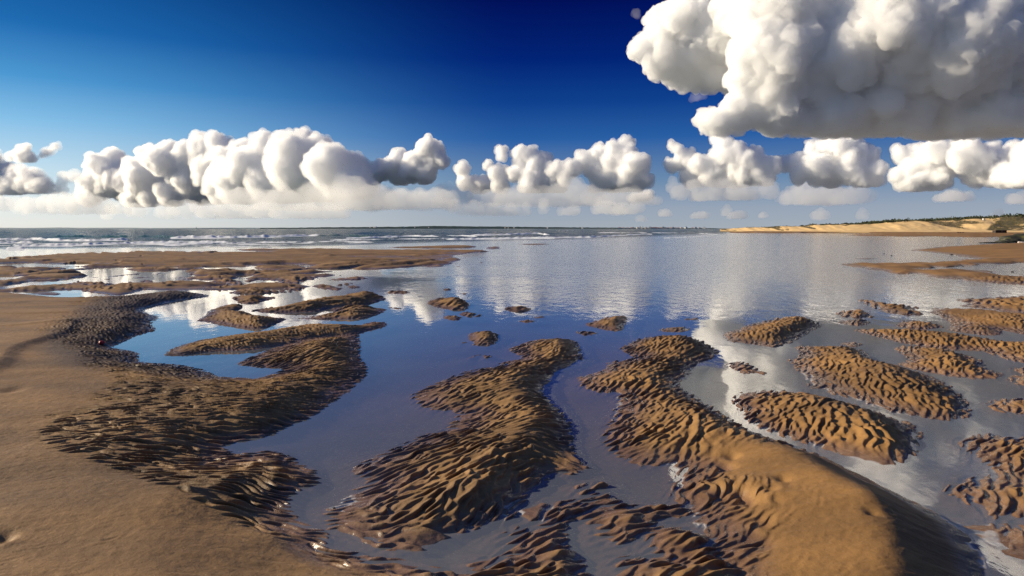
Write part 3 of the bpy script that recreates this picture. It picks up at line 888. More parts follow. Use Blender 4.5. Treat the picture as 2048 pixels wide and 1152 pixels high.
fm = Wm.n('ShaderNodeBsdfDiffuse', {'Color': (.82, .84, .86, 1)})
fin = Wm.n('ShaderNodeMixShader', {0: ff, 1: surf.outputs[0], 2: fm.outputs[0]})
Wm.l(fin.outputs[0], Wm.out.inputs['Surface'])
water = grid_mesh('water', XW, YW, zw.reshape(XW.shape), Wm.m, {'sea': sea, 'foam': wfoam, 'green': green})
tag(water, kind='structure')
print('water', time.time() - T0)

# ------------------------------------------------------------------ far coast
def ridge(name, us, tops, D, mat, base=-1., depth=.15, rough=.6, seed=1, n=500):
    uu = np.linspace(us[0], us[-1], n)
    tv = np.interp(uu, us, tops)
    tz = H0 + (HY - tv) / F * D
    tz = tz * (1 + 0) + rough * D / F * fbm(np.stack([uu / 7, uu * 0], 1), seed, 4)
    x = (uu - 1024) / F
    prof = [(0, 0.), (.25, .35), (.6, .8), (1, 1.), (1.6, .9), (2.5, .0)]
    XX = np.stack([x * D * (1 + depth * .3 * p) for p, _ in prof])
    YY = np.stack([np.full(n, D * (1 + depth * .3 * p)) for p, _ in prof])
    ZZ = np.stack([base + (np.maximum(tz, .2) - base) * q_ for _, q_ in prof])
    return grid_mesh(name, XX, YY, ZZ, mat)


FM = Mat('haze_tinted_woodland')
FM.l(FM.ramp(FM.noise(.01, 4, FM.pos()), [(.35, (.035, .055, .06)), (.65, (.06, .08, .08))]), FM.b.inputs['Base Color'])  # distance haze put into the blue-grey woodland colour
FM.b.inputs['Roughness'].default_value = 1
FM.b.inputs['Specular IOR Level'].default_value = 0
hills = ridge('hills', [520, 600, 700, 800, 860, 900, 1000, 1100, 1250, 1400, 1455, 1500], [456, 455, 454, 453.3, 451.5, 452, 453, 454, 455.5, 456, 457, 458], 5000, FM.m, seed=91)
tag(hills, kind='structure')
FM2 = Mat('haze_tinted_shore')
FM2.b.inputs['Base Color'].default_value = (.16, .22, .26, 1)  # aerial haze painted as this pale blue-grey base colour
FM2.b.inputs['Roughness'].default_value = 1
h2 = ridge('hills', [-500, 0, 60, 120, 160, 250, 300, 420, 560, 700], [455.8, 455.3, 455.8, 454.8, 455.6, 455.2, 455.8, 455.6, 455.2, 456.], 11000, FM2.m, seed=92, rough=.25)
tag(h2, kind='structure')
print('hills', time.time() - T0)

# ------------------------------------------------------------------ dune ridge
DB = [(1440, 463.6, 458.2, 30), (1500, 464.4, 455.0, 34), (1600, 465.6, 451.5, 40), (1700, 466.6, 448.6, 45), (1800, 467.2, 444.5, 50), (1860, 467.4, 441.6, 55), (1920, 467.6, 439.5, 60), (1960, 467.8, 436.5, 60), (2010, 468, 435.2, 60), (2048, 468.2, 433.8, 60), (2200, 469, 428, 60), (2500, 470, 420, 60), (3000, 470, 420, 60)]
nu, ns_ = 900, 90
du = np.linspace(1440, 3000, nu)
bv = np.interp(du, [a[0] for a in DB], [a[1] for a in DB])
tv = np.interp(du, [a[0] for a in DB], [a[2] for a in DB])
dd = np.interp(du, [a[0] for a in DB], [a[3] for a in DB])
D0 = H0 * F / (bv - HY)
tt_ = np.linspace(0, 1, ns_)[:, None]
DD = D0 + dd * (tt_ * 1.8)
top = H0 + (HY - tv) / F * (D0 + dd)
pr = np.interp(tt_[:, 0], [0, .12, .2, .5, .56, .8, 1], [0, .06, .16, .96, 1., .97, .6])[:, None]
XD = (du[None, :] - 1024) / F * DD
YD = DD + 0 * XD
ZD = .25 + (top - .25) * pr
Pd_ = np.stack([XD.ravel(), YD.ravel()], 1)
alongd = np.repeat(D0[None, :] * 0 + np.cumsum(np.hypot(np.gradient((du - 1024) / F * D0), np.gradient(D0)))[None, :], ns_, 0)
upd = np.repeat(tt_, nu, 1)
gul = fbm(np.stack([(alongd + upd * 26).ravel() / 7, (upd * 2).ravel()], 1), 101, 5).reshape(XD.shape)
gul2 = fbm(Pd_ / 6, 102, 5).reshape(XD.shape)
env = np.interp(tt_[:, 0], [0, .15, .3, .6, 1], [0, .1, 1, .8, .8])[:, None]
ZD = ZD + env * (gul * .7 + gul2 * .4) * np.clip(top / 5, .25, 1.2)
crest_v = sstep(.42, .54, upd + .14 * fbm(Pd_ / 9, 103, 4).reshape(XD.shape) - .05)
tuft = np.clip(sstep(.12, .4, fbm(np.stack([(alongd + upd * 40).ravel() / 12, (upd * 3).ravel()], 1), 104, 5).reshape(XD.shape) + (upd - .35) * 1.1), 0, 1)
uu_ = np.repeat(du[None, :], ns_, 0)
lush = sstep(1968, 1992, uu_ + (upd - .3) * -90) * (1 - sstep(2040, 2090, uu_ - (upd - .2) * 120)) * sstep(.14, .22, upd)
veg = np.clip(np.maximum(crest_v, np.maximum(tuft * .6 * (upd > .22), lush * (.75 + .5 * fbm(Pd_ / 3, 105, 3).reshape(XD.shape)))), 0, 1)
DM = Mat('dune_sand')
pos = DM.pos()
vegn = DM.noise(.9, 5, pos)
sandc = DM.ramp(DM.noise(.35, 5, pos), [(.3, (.62, .40, .17)), (.7, (.80, .55, .25))])
vegc = DM.ramp(vegn, [(.3, (.025, .026, .008)), (.55, (.07, .055, .018)), (.75, (.17, .115, .04))])
vf = DM.mapr(DM.math('ADD', DM.attr('veg'), DM.math('MULTIPLY', DM.math('SUBTRACT', vegn, .5), .9)), .35, .6)
DM.l(DM.mix(vf, sandc, vegc), DM.b.inputs['Base Color'])
DM.b.inputs['Roughness'].default_value = .95
dune = grid_mesh('dune_ridge', XD, YD, ZD, DM.m, {'veg': veg})
tag(dune, kind='structure')


def dune_z(u, t):
    i = int(np.clip(np.searchsorted(du, u), 0, nu - 1))
    j = int(np.clip(t * (ns_ - 1), 0, ns_ - 1))
    return float(XD[j, i]), float(YD[j, i]), float(ZD[j, i])


# marram grass and scrub on the crest: small leafy clumps
def clump_bm(bm, c, r, rng, n=26, flat=.6):
    for _ in range(n):
        th = rng.uniform(0, 6.283)
        rr = r * math.sqrt(rng.random())
        x, y = c[0] + rr * math.cos(th), c[1] + rr * math.sin(th)
        zz = c[2] + rng.random() * r * flat * 1.6 * (1 - (rr / r) ** 2 * .6)
        s = r * rng.uniform(.18, .4)
        a = rng.uniform(0, 6.283)
        v1 = bm.verts.new((x - s * math.cos(a), y - s * math.sin(a), zz - s * .3))
        v2 = bm.verts.new((x + s * math.cos(a), y + s * math.sin(a), zz))
        v3 = bm.verts.new((x + s * .3 * rng.uniform(-1, 1), y, zz + s * rng.uniform(.7, 1.3)))
        bm.faces.new((v1, v2, v3))


rng = random.Random(8)
leaf = simple_mat('scrub_leaves', (.035, .045, .018), .9, .5, .6)
grass = simple_mat('marram_grass', (.13, .10, .035), .9, .5, .8)
bm = bmesh.new()
for _ in range(1500):
    u = rng.uniform(1600, 2500)
    t = rng.uniform(.5, .95)
    x, y, zz = dune_z(u, t)
    clump_bm(bm, (x, y, zz - .1), rng.uniform(.6, 1.5) * (1 if u > 1720 else .6), rng, 18)
o = bm_obj('scrub', bm, leaf)
tag(o, 'dark green scrub covering the top of the dune ridge', 'scrub', kind='stuff')
bm = bmesh.new()
for _ in range(1600):
    u = rng.uniform(1480, 2500)
    t = rng.uniform(.22, .6)
    i = int(np.clip(np.searchsorted(du, u), 0, nu - 1))
    if veg[int(t * (ns_ - 1)), i] < .4: continue
    x, y, zz = dune_z(u, t)
    clump_bm(bm, (x, y, zz - .05), rng.uniform(.25, .6), rng, 10)
o = bm_obj('marram_grass', bm, grass)
tag(o, 'tawny marram grass in tufts on the face of the dune ridge', 'grass', kind='stuff')
bm = bmesh.new()
for _ in range(420):
    u = rng.uniform(1735, 1850)
    D = 420 + rng.uniform(0, 40)
    tp = np.interp(u, [1735, 1760, 1790, 1820, 1835, 1850], [446.5, 443.5, 441.5, 440.5, 441.5, 444])
    x, y, zz = at(u, tp, D)
    clump_bm(bm, (x, y, zz - 1.2 - rng.random() * 2.2), rng.uniform(.9, 1.6), rng, 22, .9)
o = bm_obj('pine_wood', bm, leaf)
tag(o, 'dark far-off pine wood standing behind the dune crest', 'wood', kind='stuff')
print('dune', time.time() - T0)


# ------------------------------------------------------------------ small objects
def box_bm(bm, x0, x1, y0, y1, z0, z1, bev=0):
    vs = [bm.verts.new(p) for p in ((x0, y0, z0), (x1, y0, z0), (x1, y1, z0), (x0, y1, z0), (x0, y0, z1), (x1, y0, z1), (x1, y1, z1), (x0, y1, z1))]
    for f in ((0, 3, 2, 1), (4, 5, 6, 7), (0, 1, 5, 4), (1, 2, 6, 5), (2, 3, 7, 6), (3, 0, 4, 7)):
        bm.faces.new([vs[i] for i in f])


def box(name, mat, parent, *a):
    bm = bmesh.new()
    box_bm(bm, *a)
    return bm_obj(name, bm, mat, parent)


def sand_z(x, y):
    return float(z[int(np.argmin((P[:, 0] - x) ** 2 + (P[:, 1] - y) ** 2))])


white = simple_mat('white_render', (.78, .76, .72), .7, .06)
red_roof = simple_mat('roof_tile', (.36, .16, .10), .8, .2)
grey_roof = simple_mat('slate_roof', (.12, .12, .14), .7, .2)
dark_wood = simple_mat('tarred_planks', (.030, .020, .016), .8, .4)
pale_wood = simple_mat('bleached_wood', (.32, .22, .13), .8, .3)
glass = simple_mat('window_glass', (.03, .04, .05), .2, .1)

# dark hut at the foot of the dunes
x, y, zz = at(1999, 465.8, 172)
hut = empty('beach_hut', (x, y, zz), -.1)
tag(hut, 'low dark planked hut standing on the beach at the foot of the grassy dune', 'hut')
box('wall', dark_wood, hut, -1.3, 1.3, -.7, .7, 0, .62)
box('roof', simple_mat('roof_felt', (.16, .11, .08), .9, .2), hut, -1.36, 1.36, -.78, .78, .622, .70)
box('door', pale_wood, hut, .12, .24, -.72, -.702, .3, .6)
x, y, zz = at(1920.5, 465.8, 180)
bn = empty('driftwood_fence', (x, y, zz), .05)
tag(bn, 'low bleached timber fence lying across the beach left of the dark hut', 'fence')
box('rail', pale_wood, bn, -.98, .98, -.05, .05, .16, .25)
box('rail', pale_wood, bn, -.98, .98, -.051, .051, .05, .11)
for k in range(5):
    box('post', dark_wood, bn, -.95 + k * .46, -.87 + k * .46, -.09, -.053, 0, .28)
x, y, zz = dune_z(1967, .47)
x, y, zz = at(1967, 438.6, y)
wh = empty('lookout_cabin', (x, y, zz), 0)
tag(wh, 'tiny white cabin on the crest of the dune ridge', 'cabin')
box('wall', white, wh, -.24, .24, -.3, .3, -.4, .3)
box('roof', white, wh, -.28, .28, -.35, .35, .302, .36)
box('window', glass, wh, -.1, .1, -.312, -.302, .0, .18)

# town on the far shore
rt = random.Random(77)
town_spots = [(1240, 457.9), (1247, 457.6), (1255, 457.7), (1262, 457.6), (1266, 457.4), (1275, 457.2), (1281, 457.3), (1292, 457.3), (1300, 457.4), (1304, 457.9), (1309, 457.6), (1314, 457.2), (1318, 457.9), (1322, 457.5), (1326, 457.1), (1331, 457.5), (1336, 457.8), (1341, 457.3), (1346, 457.9), (1352, 457.6), (1357, 457.9), (1363, 457.4), (1372, 457.6), (1385, 457.8), (1391, 457.9), (1399, 457.7), (1408, 457.9),
              (1010, 456.4), (1017, 456.3), (1028, 456.6), (1095, 456.8), (1165, 457), (740, 455.6), (748, 455.7), (752, 455.6), (808, 455.9), (830, 455.6), (858, 455.8)]


def house(kind):
    h_ = empty('house', (0, 0, 0))
    w_, d_, hh = [(6, 6, 4), (10, 7, 5), (7, 6, 6)][kind]
    box('wall', white, h_, -w_ / 2, w_ / 2, -d_ / 2, d_ / 2, 0, hh)
    bm = bmesh.new()
    p = [(-w_ / 2 - .3, -d_ / 2 - .3, hh + .01), (w_ / 2 + .3, -d_ / 2 - .3, hh + .01), (w_ / 2 + .3, d_ / 2 + .3, hh + .01), (-w_ / 2 - .3, d_ / 2 + .3, hh + .01), (-w_ / 2 - .3, 0, hh + 2), (w_ / 2 + .3, 0, hh + 2)]
    v = [bm.verts.new(a) for a in p]
    for f in ((0, 1, 5, 4), (2, 3, 4, 5), (0, 4, 3), (1, 2, 5), (0, 3, 2, 1)):
        bm.faces.new([v[i] for i in f])
    bm_obj('roof', bm, grey_roof if kind == 2 else red_roof, h_)
    box('window', glass, h_, -w_ / 4 - .5, -w_ / 4 + .5, -d_ / 2 - .03, -d_ / 2 - .01, 1.2, 2.6)
    box('window', glass, h_, w_ / 4 - .5, w_ / 4 + .5, -d_ / 2 - .03, -d_ / 2 - .01, 1.2, 2.6)
    return h_


def copy_tree(o):
    c = o.copy()
    COL.objects.link(c)
    for ch in [k for k in bpy.data.objects if k.parent == o]:
        d = ch.copy()
        COL.objects.link(d)
        d.parent = c
        d.matrix_parent_inverse = ch.matrix_parent_inverse.copy()
    return c


protos = [house(0), house(1), house(2)]
HL = ['small white house with a red gable roof in the town on the far shore', 'long white house with a red gable roof in the town on the far shore', 'tall narrow white house with a slate roof in the town on the far shore']
HF = ['small white house with a red gable roof under the far wooded coast', 'long white house with a red gable roof under the far wooded coast', 'tall narrow white house with a slate roof under the far wooded coast']
first = [True] * 3
for i, (u, v) in enumerate(town_spots):
    k = rt.choice((0, 0, 1, 2))
    o = protos[k] if first[k] else copy_tree(protos[k])
    first[k] = False
    intown = u > 1200
    D = 3000 if intown else 4800
    x, y, zz = at(u, v, D)
    o.location = (x, y, max(zz, -.2))
    o.rotation_euler = (0, 0, rt.uniform(-.5, .5))
    o.scale = (1.2, 1.2, 1.1) if intown else (1.2, 1.2, 1.1)
    tag(o, (HL if intown else HF)[k], 'house', 'houses of the seaside town' if intown else 'houses along the wooded coast')
town_ground = ridge('hills', [1228, 1240, 1260, 1300, 1340, 1380, 1420, 1450], [458.4, 457.8, 457.6, 457.3, 457.3, 457.5, 457.8, 458.4], 2990, simple_mat('shore_sand', (.34, .27, .2), .9, .3, .05), seed=93, rough=.2, n=160, depth=.05)
tag(town_ground, kind='structure')

x, y, zz = at(1284, 457.5, 3100)
lt = empty('water_tower', (x, y, zz - 1))
tag(lt, 'white water tower rising above the roofs of the distant town', 'tower')


def lathe(name, prof, mat, parent, n=16):
    bm = bmesh.new()
    rings = []
    for r, zz_ in prof:
        rings.append([bm.verts.new((r * math.cos(6.2832 * i / n), r * math.sin(6.2832 * i / n), zz_)) for i in range(n)])
    for a, b in zip(rings, rings[1:]):
        for i in range(n):
            bm.faces.new((a[i], a[(i + 1) % n], b[(i + 1) % n], b[i]))
    bm.faces.new(rings[0][::-1])
    bm.faces.new(rings[-1])
    return bm_obj(name, bm, mat, parent, True)


lathe('shaft', [(1.9, 0), (1.5, 4), (1.4, 7.8)], white, lt)
lathe('tank', [(1.5, 7.81), (2.4, 8.8), (2.6, 9.5), (2.6, 12), (2.2, 12.4), (.4, 12.9)], white, lt)

x, y, zz = at(392.5, 457.2, 1800)
bc = empty('channel_beacon', (x, y, -.3))
tag(bc, 'slender dark beacon standing in the sea on the left horizon', 'beacon')
lathe('post', [(.9, 0), (.5, 1.), (.35, 5.0)], dark_wood, bc, 8)
lathe('lamp', [(.7, 5.01), (.8, 5.6), (.2, 6.4)], dark_wood, bc, 8)


# rocks at the right edge
def rock(label, u, v, size, mat, seed, name='rock', group=None):
    x, y = gnd(u, v)
    bm = bmesh.new()
    bmesh.ops.create_icosphere(bm, subdivisions=4, radius=1)
    co = np.array([q_.co[:] for q_ in bm.verts])
    n_ = fbm(co * 1.4 + seed, seed, 4)[:, None] * .45 + np.abs(fbm(co * 4 + seed, seed + 3, 3))[:, None] * .18
    co = co * (1 + n_) * np.array(size)
    for q_, c in zip(bm.verts, co):
        q_.co = c
    o = bm_obj(name, bm, mat, None, True)
    o.location = (x, y, size[2] * .15)
    tag(o, label, 'rock', group)
    return o


weed = Mat('weedy_rock')
pw = weed.n('ShaderNodeTexCoord').outputs['Object']
weed.l(weed.ramp(weed.noise(1.6, 5, pw), [(.35, (.012, .012, .01)), (.52, (.025, .026, .012)), (.7, (.09, .085, .022))]), weed.b.inputs['Base Color'])
weed.b.inputs['Roughness'].default_value = .7
rg = 'weed covered rocks at the edge of the beach'
rock('large black weed covered rock highest of the outcrop at the right edge of the beach', 2048, 484, (2.6, 2.2, .85), weed.m, 3, group=rg)
rock('yellow green weed covered rock in front of the large black one', 2024, 484.5, (1.1, 1., .42), weed.m, 5, group=rg)
rock('low dark rock at the left end of the rock outcrop', 2011, 484.5, (1., .9, .2), weed.m, 7, group=rg)
rock('long flat dark rock ledge lying in the lagoon edge left of the outcrop', 1990, 486, (1.9, .8, .1), weed.m, 9, group=rg)
rock('black weed covered rock partly out of the picture behind the outcrop', 2100, 482, (3.5, 2, 1.2), weed.m, 11, group=rg)
rock('small pale boulder resting on the sand before the black rocks', 2043, 486.5, (.42, .35, .22), simple_mat('pale_stone', (.5, .42, .36), .8, .25), 13, name='boulder')

# pebbles strewn on the sand
pm = simple_mat('dark_pebble', (.03, .026, .024), .5, .3, 20)


def pebble(u, v, s, label, grp='dark pebbles on the sand'):
    x, y = gnd(u, v)
    bm = bmesh.new()
    bmesh.ops.create_icosphere(bm, subdivisions=3, radius=1)
    sd = int(u) % 97
    co = np.array([q_.co[:] for q_ in bm.verts])
    co = co * (1 + fbm(co * 1.2 + sd, sd, 2)[:, None] * .35) * np.array((1, .8, .55)) * s
    for q_, c in zip(bm.verts, co):
        q_.co = c
    o = bm_obj('pebble', bm, pm, None, True)
    o.location = (x, y, max(0, sand_z(x, y)) + s * .2)
    tag(o, label, 'pebble', grp)


pebble(668, 1018, .012, 'black pebble on the wet sand at the lower tip of the S shaped bar')
pebble(1903, 509.8, .08, 'dark stone on the wet sheen between the two beach wedges')
pebble(1783, 511, .06, 'dark stone left of the larger one on the wet sheen')
pebble(1768, 507, .05, 'small dark stone nearest the lagoon on the right')
pebble(2025, 544, .05, 'dark stone on the wet strip at the right edge of the beach')
pebble(1926, 533, .035, 'small dark stone between two sand strips on the right')

# red float washed up among the shingle
x, y = gnd(203, 694)
fl = empty('fishing_float', (x, y, max(0, sand_z(x, y)) + .01), .6)
tag(fl, 'small red plastic fishing float lying in the dark shingle by the left pool', 'float')
redp = simple_mat('red_plastic', (.50, .03, .03), .35, .15, 60)
fb = lathe('body', [(.004, -.035), (.02, -.03), (.028, -.012), (.028, .012), (.02, .03), (.004, .035)], redp, fl, 16)
fb.rotation_euler = (0, 1.4, 0)
fb.location = (0, 0, .028)
bm = bmesh.new()
for i in range(12):
    a0 = 6.283 * i / 12
    a1 = 6.283 * (i + 1) / 12
    ring = []
    for a in (a0, a1):
        for dr, dz in ((.008, -.002), (.012, 0), (.008, .002), (.004, 0)):
            ring.append(bm.verts.new(((.004 + dr) * math.cos(a) + .045, (.004 + dr) * math.sin(a), .028 + dz)))
    for k in range(4):
        bm.faces.new((ring[k], ring[(k + 1) % 4], ring[4 + (k + 1) % 4], ring[4 + k]))
bm_obj('eyelet', bm, redp, fl)
print('objects', time.time() - T0)

# ------------------------------------------------------------------ clouds
def vapour(name, dens, an=0., alb=1.):
    col = (alb, alb, alb)  # alb under one: shade put into the grey vapour of layers and storm
    m = Mat(name)
    m.nt.nodes.remove(m.b)
    vs = m.n('ShaderNodeVolumeScatter', {'Density': dens, 'Anisotropy': an, 'Color': (*col, 1)})
    m.l(vs.outputs[0], m.out.inputs['Volume'])
    return m.m


ico_bm = bmesh.new()
bmesh.ops.create_icosphere(ico_bm, subdivisions=2, radius=1)
IV = np.array([v.co[:] for v in ico_bm.verts])
IF = np.array([[v.index for v in f.verts] for f in ico_bm.faces])
ico_bm.free()


def voxel(me, size):
    o = bpy.data.objects.new('tmp', me)
    COL.objects.link(o)
    m = o.modifiers.new('r', 'REMESH')
    m.mode = 'VOXEL'
    m.voxel_size = size
    dg = bpy.context.evaluated_depsgraph_get()
    me2 = bpy.data.meshes.new_from_object(o.evaluated_get(dg))
    bpy.data.objects.remove(o)
    return me2


def vco(me):
    a = np.empty(len(me.vertices) * 3, np.float32)
    me.vertices.foreach_get('co', a)
    return a.reshape(-1, 3).astype(float)


def billow(p, seed, octs):
    r, a, s = 0, 1., 0
    for o in range(octs):
        r = r + a * (1 - np.abs(2 * vnoise(p * 2.1 ** o + o * 17.3, seed + o) - 1) * 2)
        s += a
        a *= .52
    return r / s


def lumps(p, seed):
    """rounded bumps parted by creases: 1 on a bump's top, 0 in the creases"""
    i = np.floor(p).astype(np.int64)
    best = np.full(len(p), 9.)
    for dx in (-1, 0, 1):
        for dy in (-1, 0, 1):
            for dz in (-1, 0, 1):
                a, b, c = i[:, 0] + dx, i[:, 1] + dy, i[:, 2] + dz
                d = (a + hsh(a, b, c, seed) - p[:, 0]) ** 2 + (b + hsh(a, b, c, seed + 101) - p[:, 1]) ** 2 + (c + hsh(a, b, c, seed + 202) - p[:, 2]) ** 2
                best = np.minimum(best, d)
    return 1 - np.clip(best, 0, 1)


ncloud = 0


def cloud(label, bl, D, base, seed, vox=1.3, disp=.28, warp=.75, mfp=5., depth=1.3, kids=(6, 3), an=.35, veil=5., slant=.55, alb=1., core=True, grain=.62, tall=1., sag=.1, name='cloud', group='clouds over the sea'):
    """lumps (u, v, r[, rv]) at distance D metres, flat under row `base`; mfp = mean free path in photo pixels"""
    global ncloud
    rn = random.Random(seed)
    s = D / F
    sp = []

    def rdir(lo):
        th = rn.uniform(0, 2 * math.pi)
        ph = math.acos(rn.uniform(lo, 1))
        return np.array((math.sin(ph) * math.cos(th), math.sin(ph) * math.sin(th), math.cos(ph)))
    links = []
    for i, a in enumerate(bl):
        for b in bl[i + 1:i + 6]:
            dd_ = math.hypot(a[0] - b[0], a[1] - b[1])
            if .5 * (a[2] + b[2]) < dd_ < 1.7 * (a[2] + b[2]):
                rm_ = .7 * min(a[2], b[2])
                links.append(((a[0] + b[0]) / 2, (a[1] + b[1]) / 2 + rm_ * .25, rm_, .85 * min(a[3] if len(a) > 3 else a[2], b[3] if len(b) > 3 else b[2]), ((a[4] if len(a) > 4 else 0) + (b[4] if len(b) > 4 else 0)) / 2))
    bl = list(bl) + links
    um = sum(b[0] for b in bl) / len(bl)
    for b in bl:
        u, v, r = b[:3]
        q_ = (b[3] / r) * tall if len(b) > 3 else 1.
        dep = rn.uniform(-1, 1) * depth * r * s + (b[4] * s if len(b) > 4 else 0) - (u - um) * slant * s
        c = np.array(at(u, v, D + dep))
        sq = np.array((1, 1, q_))
        sp.append((c, r * s * sq))
        for _ in range(kids[0]):
            d = rdir(-.35)
            r2 = r * s * rn.uniform(.28, .5)
            c2 = c + d * r * s * .82 * sq
            sp.append((c2, r2 * sq))
            for _ in range(kids[1]):
                sp.append((c2 + rdir(-.3) * r2 * .85 * sq, r2 * rn.uniform(.3, .55) * sq))
    zb = H0 - (base - HY) / F * D
    V, Fc = [], []
    for i, (c, r) in enumerate(sp):
        v = IV * r + c
        v[:, 2] = np.where(v[:, 2] < zb, zb - (zb - v[:, 2]) * sag, v[:, 2])
        V.append(v)
        Fc.append(IF + len(IV) * i)
    me = bpy.data.meshes.new('cloud')
    me.from_pydata(np.concatenate(V).tolist(), [], np.concatenate(Fc).tolist())
    me = voxel(me, vox * s)
    R = float(np.median([b[2] for b in bl])) * s
    co = vco(me)
    nn = np.empty(len(co) * 3, np.float32)
    me.vertices.foreach_get('normal', nn)
    nn = nn.reshape(-1, 3)
    wv = np.stack([vnoise(co / (R * 1.3) + k * 31.7, seed + k) - .5 for k in range(3)], 1)
    wv += .5 * np.stack([vnoise(co / (R * .5) + k * 11.7, seed + k + 9) - .5 for k in range(3)], 1)
    wv += .26 * np.stack([vnoise(co / (R * .22) + k * 7.7, seed + k + 19) - .5 for k in range(3)], 1)
    under = sstep(-.1, .3, (co[:, 2] - zb) / R)[:, None]
    co += wv * R * warp * np.array((1, 1, .8)) * (.35 + .65 * under)
    co += nn * ((lumps(co / (R * .95 * grain), seed) - .5) * .60 * R * grain * disp / .28 + (lumps(co / (R * .48 * grain), seed + 3) - .5) * .38 * R * grain * disp / .28)[:, None] * (.3 + .7 * under)
    me.vertices.foreach_set('co', co.astype(np.float32).ravel())
    me.update()
    me = voxel(me, vox * s)
    co = vco(me)
    nn = np.empty(len(co) * 3, np.float32)
    me.vertices.foreach_get('normal', nn)
    nn = nn.reshape(-1, 3)
    under = .25 + .75 * sstep(-.1, .3, (co[:, 2] - zb) / R)[:, None]
    co += nn * (((lumps(co / (R * .26 * grain), seed + 5) - .5) * .27 + (lumps(co / (R * .12 * grain), seed + 6) - .5) * .13) * disp / .28 * R * grain)[:, None] * under
    me.vertices.foreach_set('co', co.astype(np.float32).ravel())
    me.update()
    # a thin veil round a denser core
    me2 = me.copy()
    me.materials.clear()
    me.materials.append(vapour('cloud_vapour', 1 / (mfp * .8 * s), an, alb))
    nn2 = np.empty(len(co) * 3, np.float32)
    me.vertices.foreach_get('normal', nn2)
    nn2 = nn2.reshape(-1, 3)
    fray = np.clip(.75 + 1.1 * fbm(co / (s * 9), seed + 40, 4), .12, 1.6)
    co2 = co + nn2 * (fray * s * veil)[:, None] * under
    me2.vertices.foreach_set('co', co2.astype(np.float32).ravel())
    me2.update()
    me2 = voxel(me2, vox * s * 1.15)
    me2.materials.clear()
    me2.materials.append(vapour('thin_vapour', 1 / (mfp * (2.2 if core else 1) * s), an, alb))
    for m_ in (me, me2):
        m_.polygons.foreach_set('use_smooth', [True] * len(m_.polygons))
    o = bpy.data.objects.new(name, me2)
    COL.objects.link(o)
    if core:
        oc = bpy.data.objects.new('core', me)
        COL.objects.link(oc)
        oc.parent = o
    tag(o, label, 'cloud', group)
    ncloud += 1
    return o


cloud('long towering white cumulus bank left of the middle of the horizon', [(195, 330, 22), (225, 318, 20), (190, 365, 30), (235, 360, 42), (180, 392, 22), (300, 308, 16), (330, 322, 33), (300, 360, 46), (345, 303, 18), (402, 290, 18), (430, 283, 15), (420, 315, 35), (450, 305, 22), (400, 360, 48), (487, 303, 18), (500, 335, 36), (480, 370, 40), (530, 290, 17), (570, 290, 20), (600, 290, 22), (640, 303, 22), (590, 330, 44), (660, 332, 34), (560, 370, 40), (640, 372, 36), (700, 340, 24), (710, 372, 28), (270, 392, 25), (340, 392, 24)], 14000, 408, 1, .95, an=.55, slant=1., mfp=6.5, grain=.6)
cloud('white cumulus with one raised tower right of the long bank', [(745, 350, 16), (770, 337, 18), (800, 325, 18), (798, 311, 9), (835, 328, 24), (855, 293, 15), (870, 303, 15), (850, 345, 20), (880, 322, 11), (800, 350, 18)], 12000, 368, 2, .9, mfp=3.5)
cloud('small white puff highest at the left edge above the sea', [(45, 312, 13), (50, 298, 9), (25, 313, 8), (62, 318, 8)], 12000, 325, 3, .8, mfp=9, an=.55)
cloud('tiny wispy puff between the left edge and the long bank', [(93, 305, 7), (110, 292, 6), (84, 312, 4)], 12000, 316, 4, .8, mfp=11, an=.55)
cloud('bright rounded cumulus cut by the left edge', [(5, 352, 24), (35, 348, 12), (60, 362, 22), (25, 375, 24), (80, 372, 14), (-60, 345, 50), (-40, 375, 30)], 15000, 388, 5, 1., mfp=15, an=.5, slant=1.3)
cloud('low pale cloud patch against the left side of the long bank', [(125, 353, 8), (150, 352, 10, 7), (120, 378, 10, 7), (165, 358, 8), (95, 384, 12, 6)], 15000, 386, 6, 1., mfp=30, an=.5, core=False)
cloud('row of small creamy clouds low over the left sea', [(48, 413, 10), (15, 410, 10), (60, 412, 10), (75, 410, 9), (110, 408, 12), (150, 409, 13), (190, 413, 12), (90, 408, 12), (130, 406, 17), (170, 410, 17), (210, 415, 13), (35, 415, 7), (240, 420, 10), (0, 405, 12), (-30, 400, 14)], 10400, 428, 7, 1., tall=1.6, mfp=55, an=.5, core=False)
cloud('blue grey flat cloud layer under the long bank', [(480, 400, 40, 9), (560, 402, 50, 11), (650, 402, 55, 13), (740, 400, 50, 12), (810, 402, 40, 10), (700, 385, 30, 12), (870, 398, 40, 8)], 10500, 418, 8, 1.3, tall=1.6, mfp=85, core=False, alb=.97)
cloud('broken line of small clouds low over the sea left of the middle', [(210, 425, 10, 6), (270, 420, 16, 7), (330, 424, 18, 7), (375, 416, 12, 9), (420, 422, 20, 7), (470, 424, 26, 6), (530, 424, 26, 6), (600, 426, 30, 6), (670, 427, 26, 5)], 10000, 436, 9, 1., tall=1.6, mfp=70, an=.4, core=False)
cloud('ragged cumulus with a forked top in the middle of the sky line', [(1000, 302, 8), (1005, 314, 8), (990, 345, 12), (1030, 347, 13), (1042, 308, 14), (1060, 302, 9), (1050, 332, 16), (1085, 322, 15), (1110, 342, 17), (1000, 370, 14), (1060, 372, 20), (1110, 372, 18), (1145, 338, 13), (975, 332, 8), (925, 340, 12), (930, 365, 14), (965, 370, 15)], 13000, 385, 10, .9)
cloud('tall double headed white cumulus right of the middle', [(1165, 323, 17), (1200, 305, 15), (1225, 295, 11), (1255, 288, 11), (1250, 307, 16), (1240, 337, 26), (1273, 330, 20), (1225, 360, 24), (1262, 362, 24), (1292, 362, 10), (1192, 378, 11), (1185, 340, 14)], 12500, 382, 11, .9)
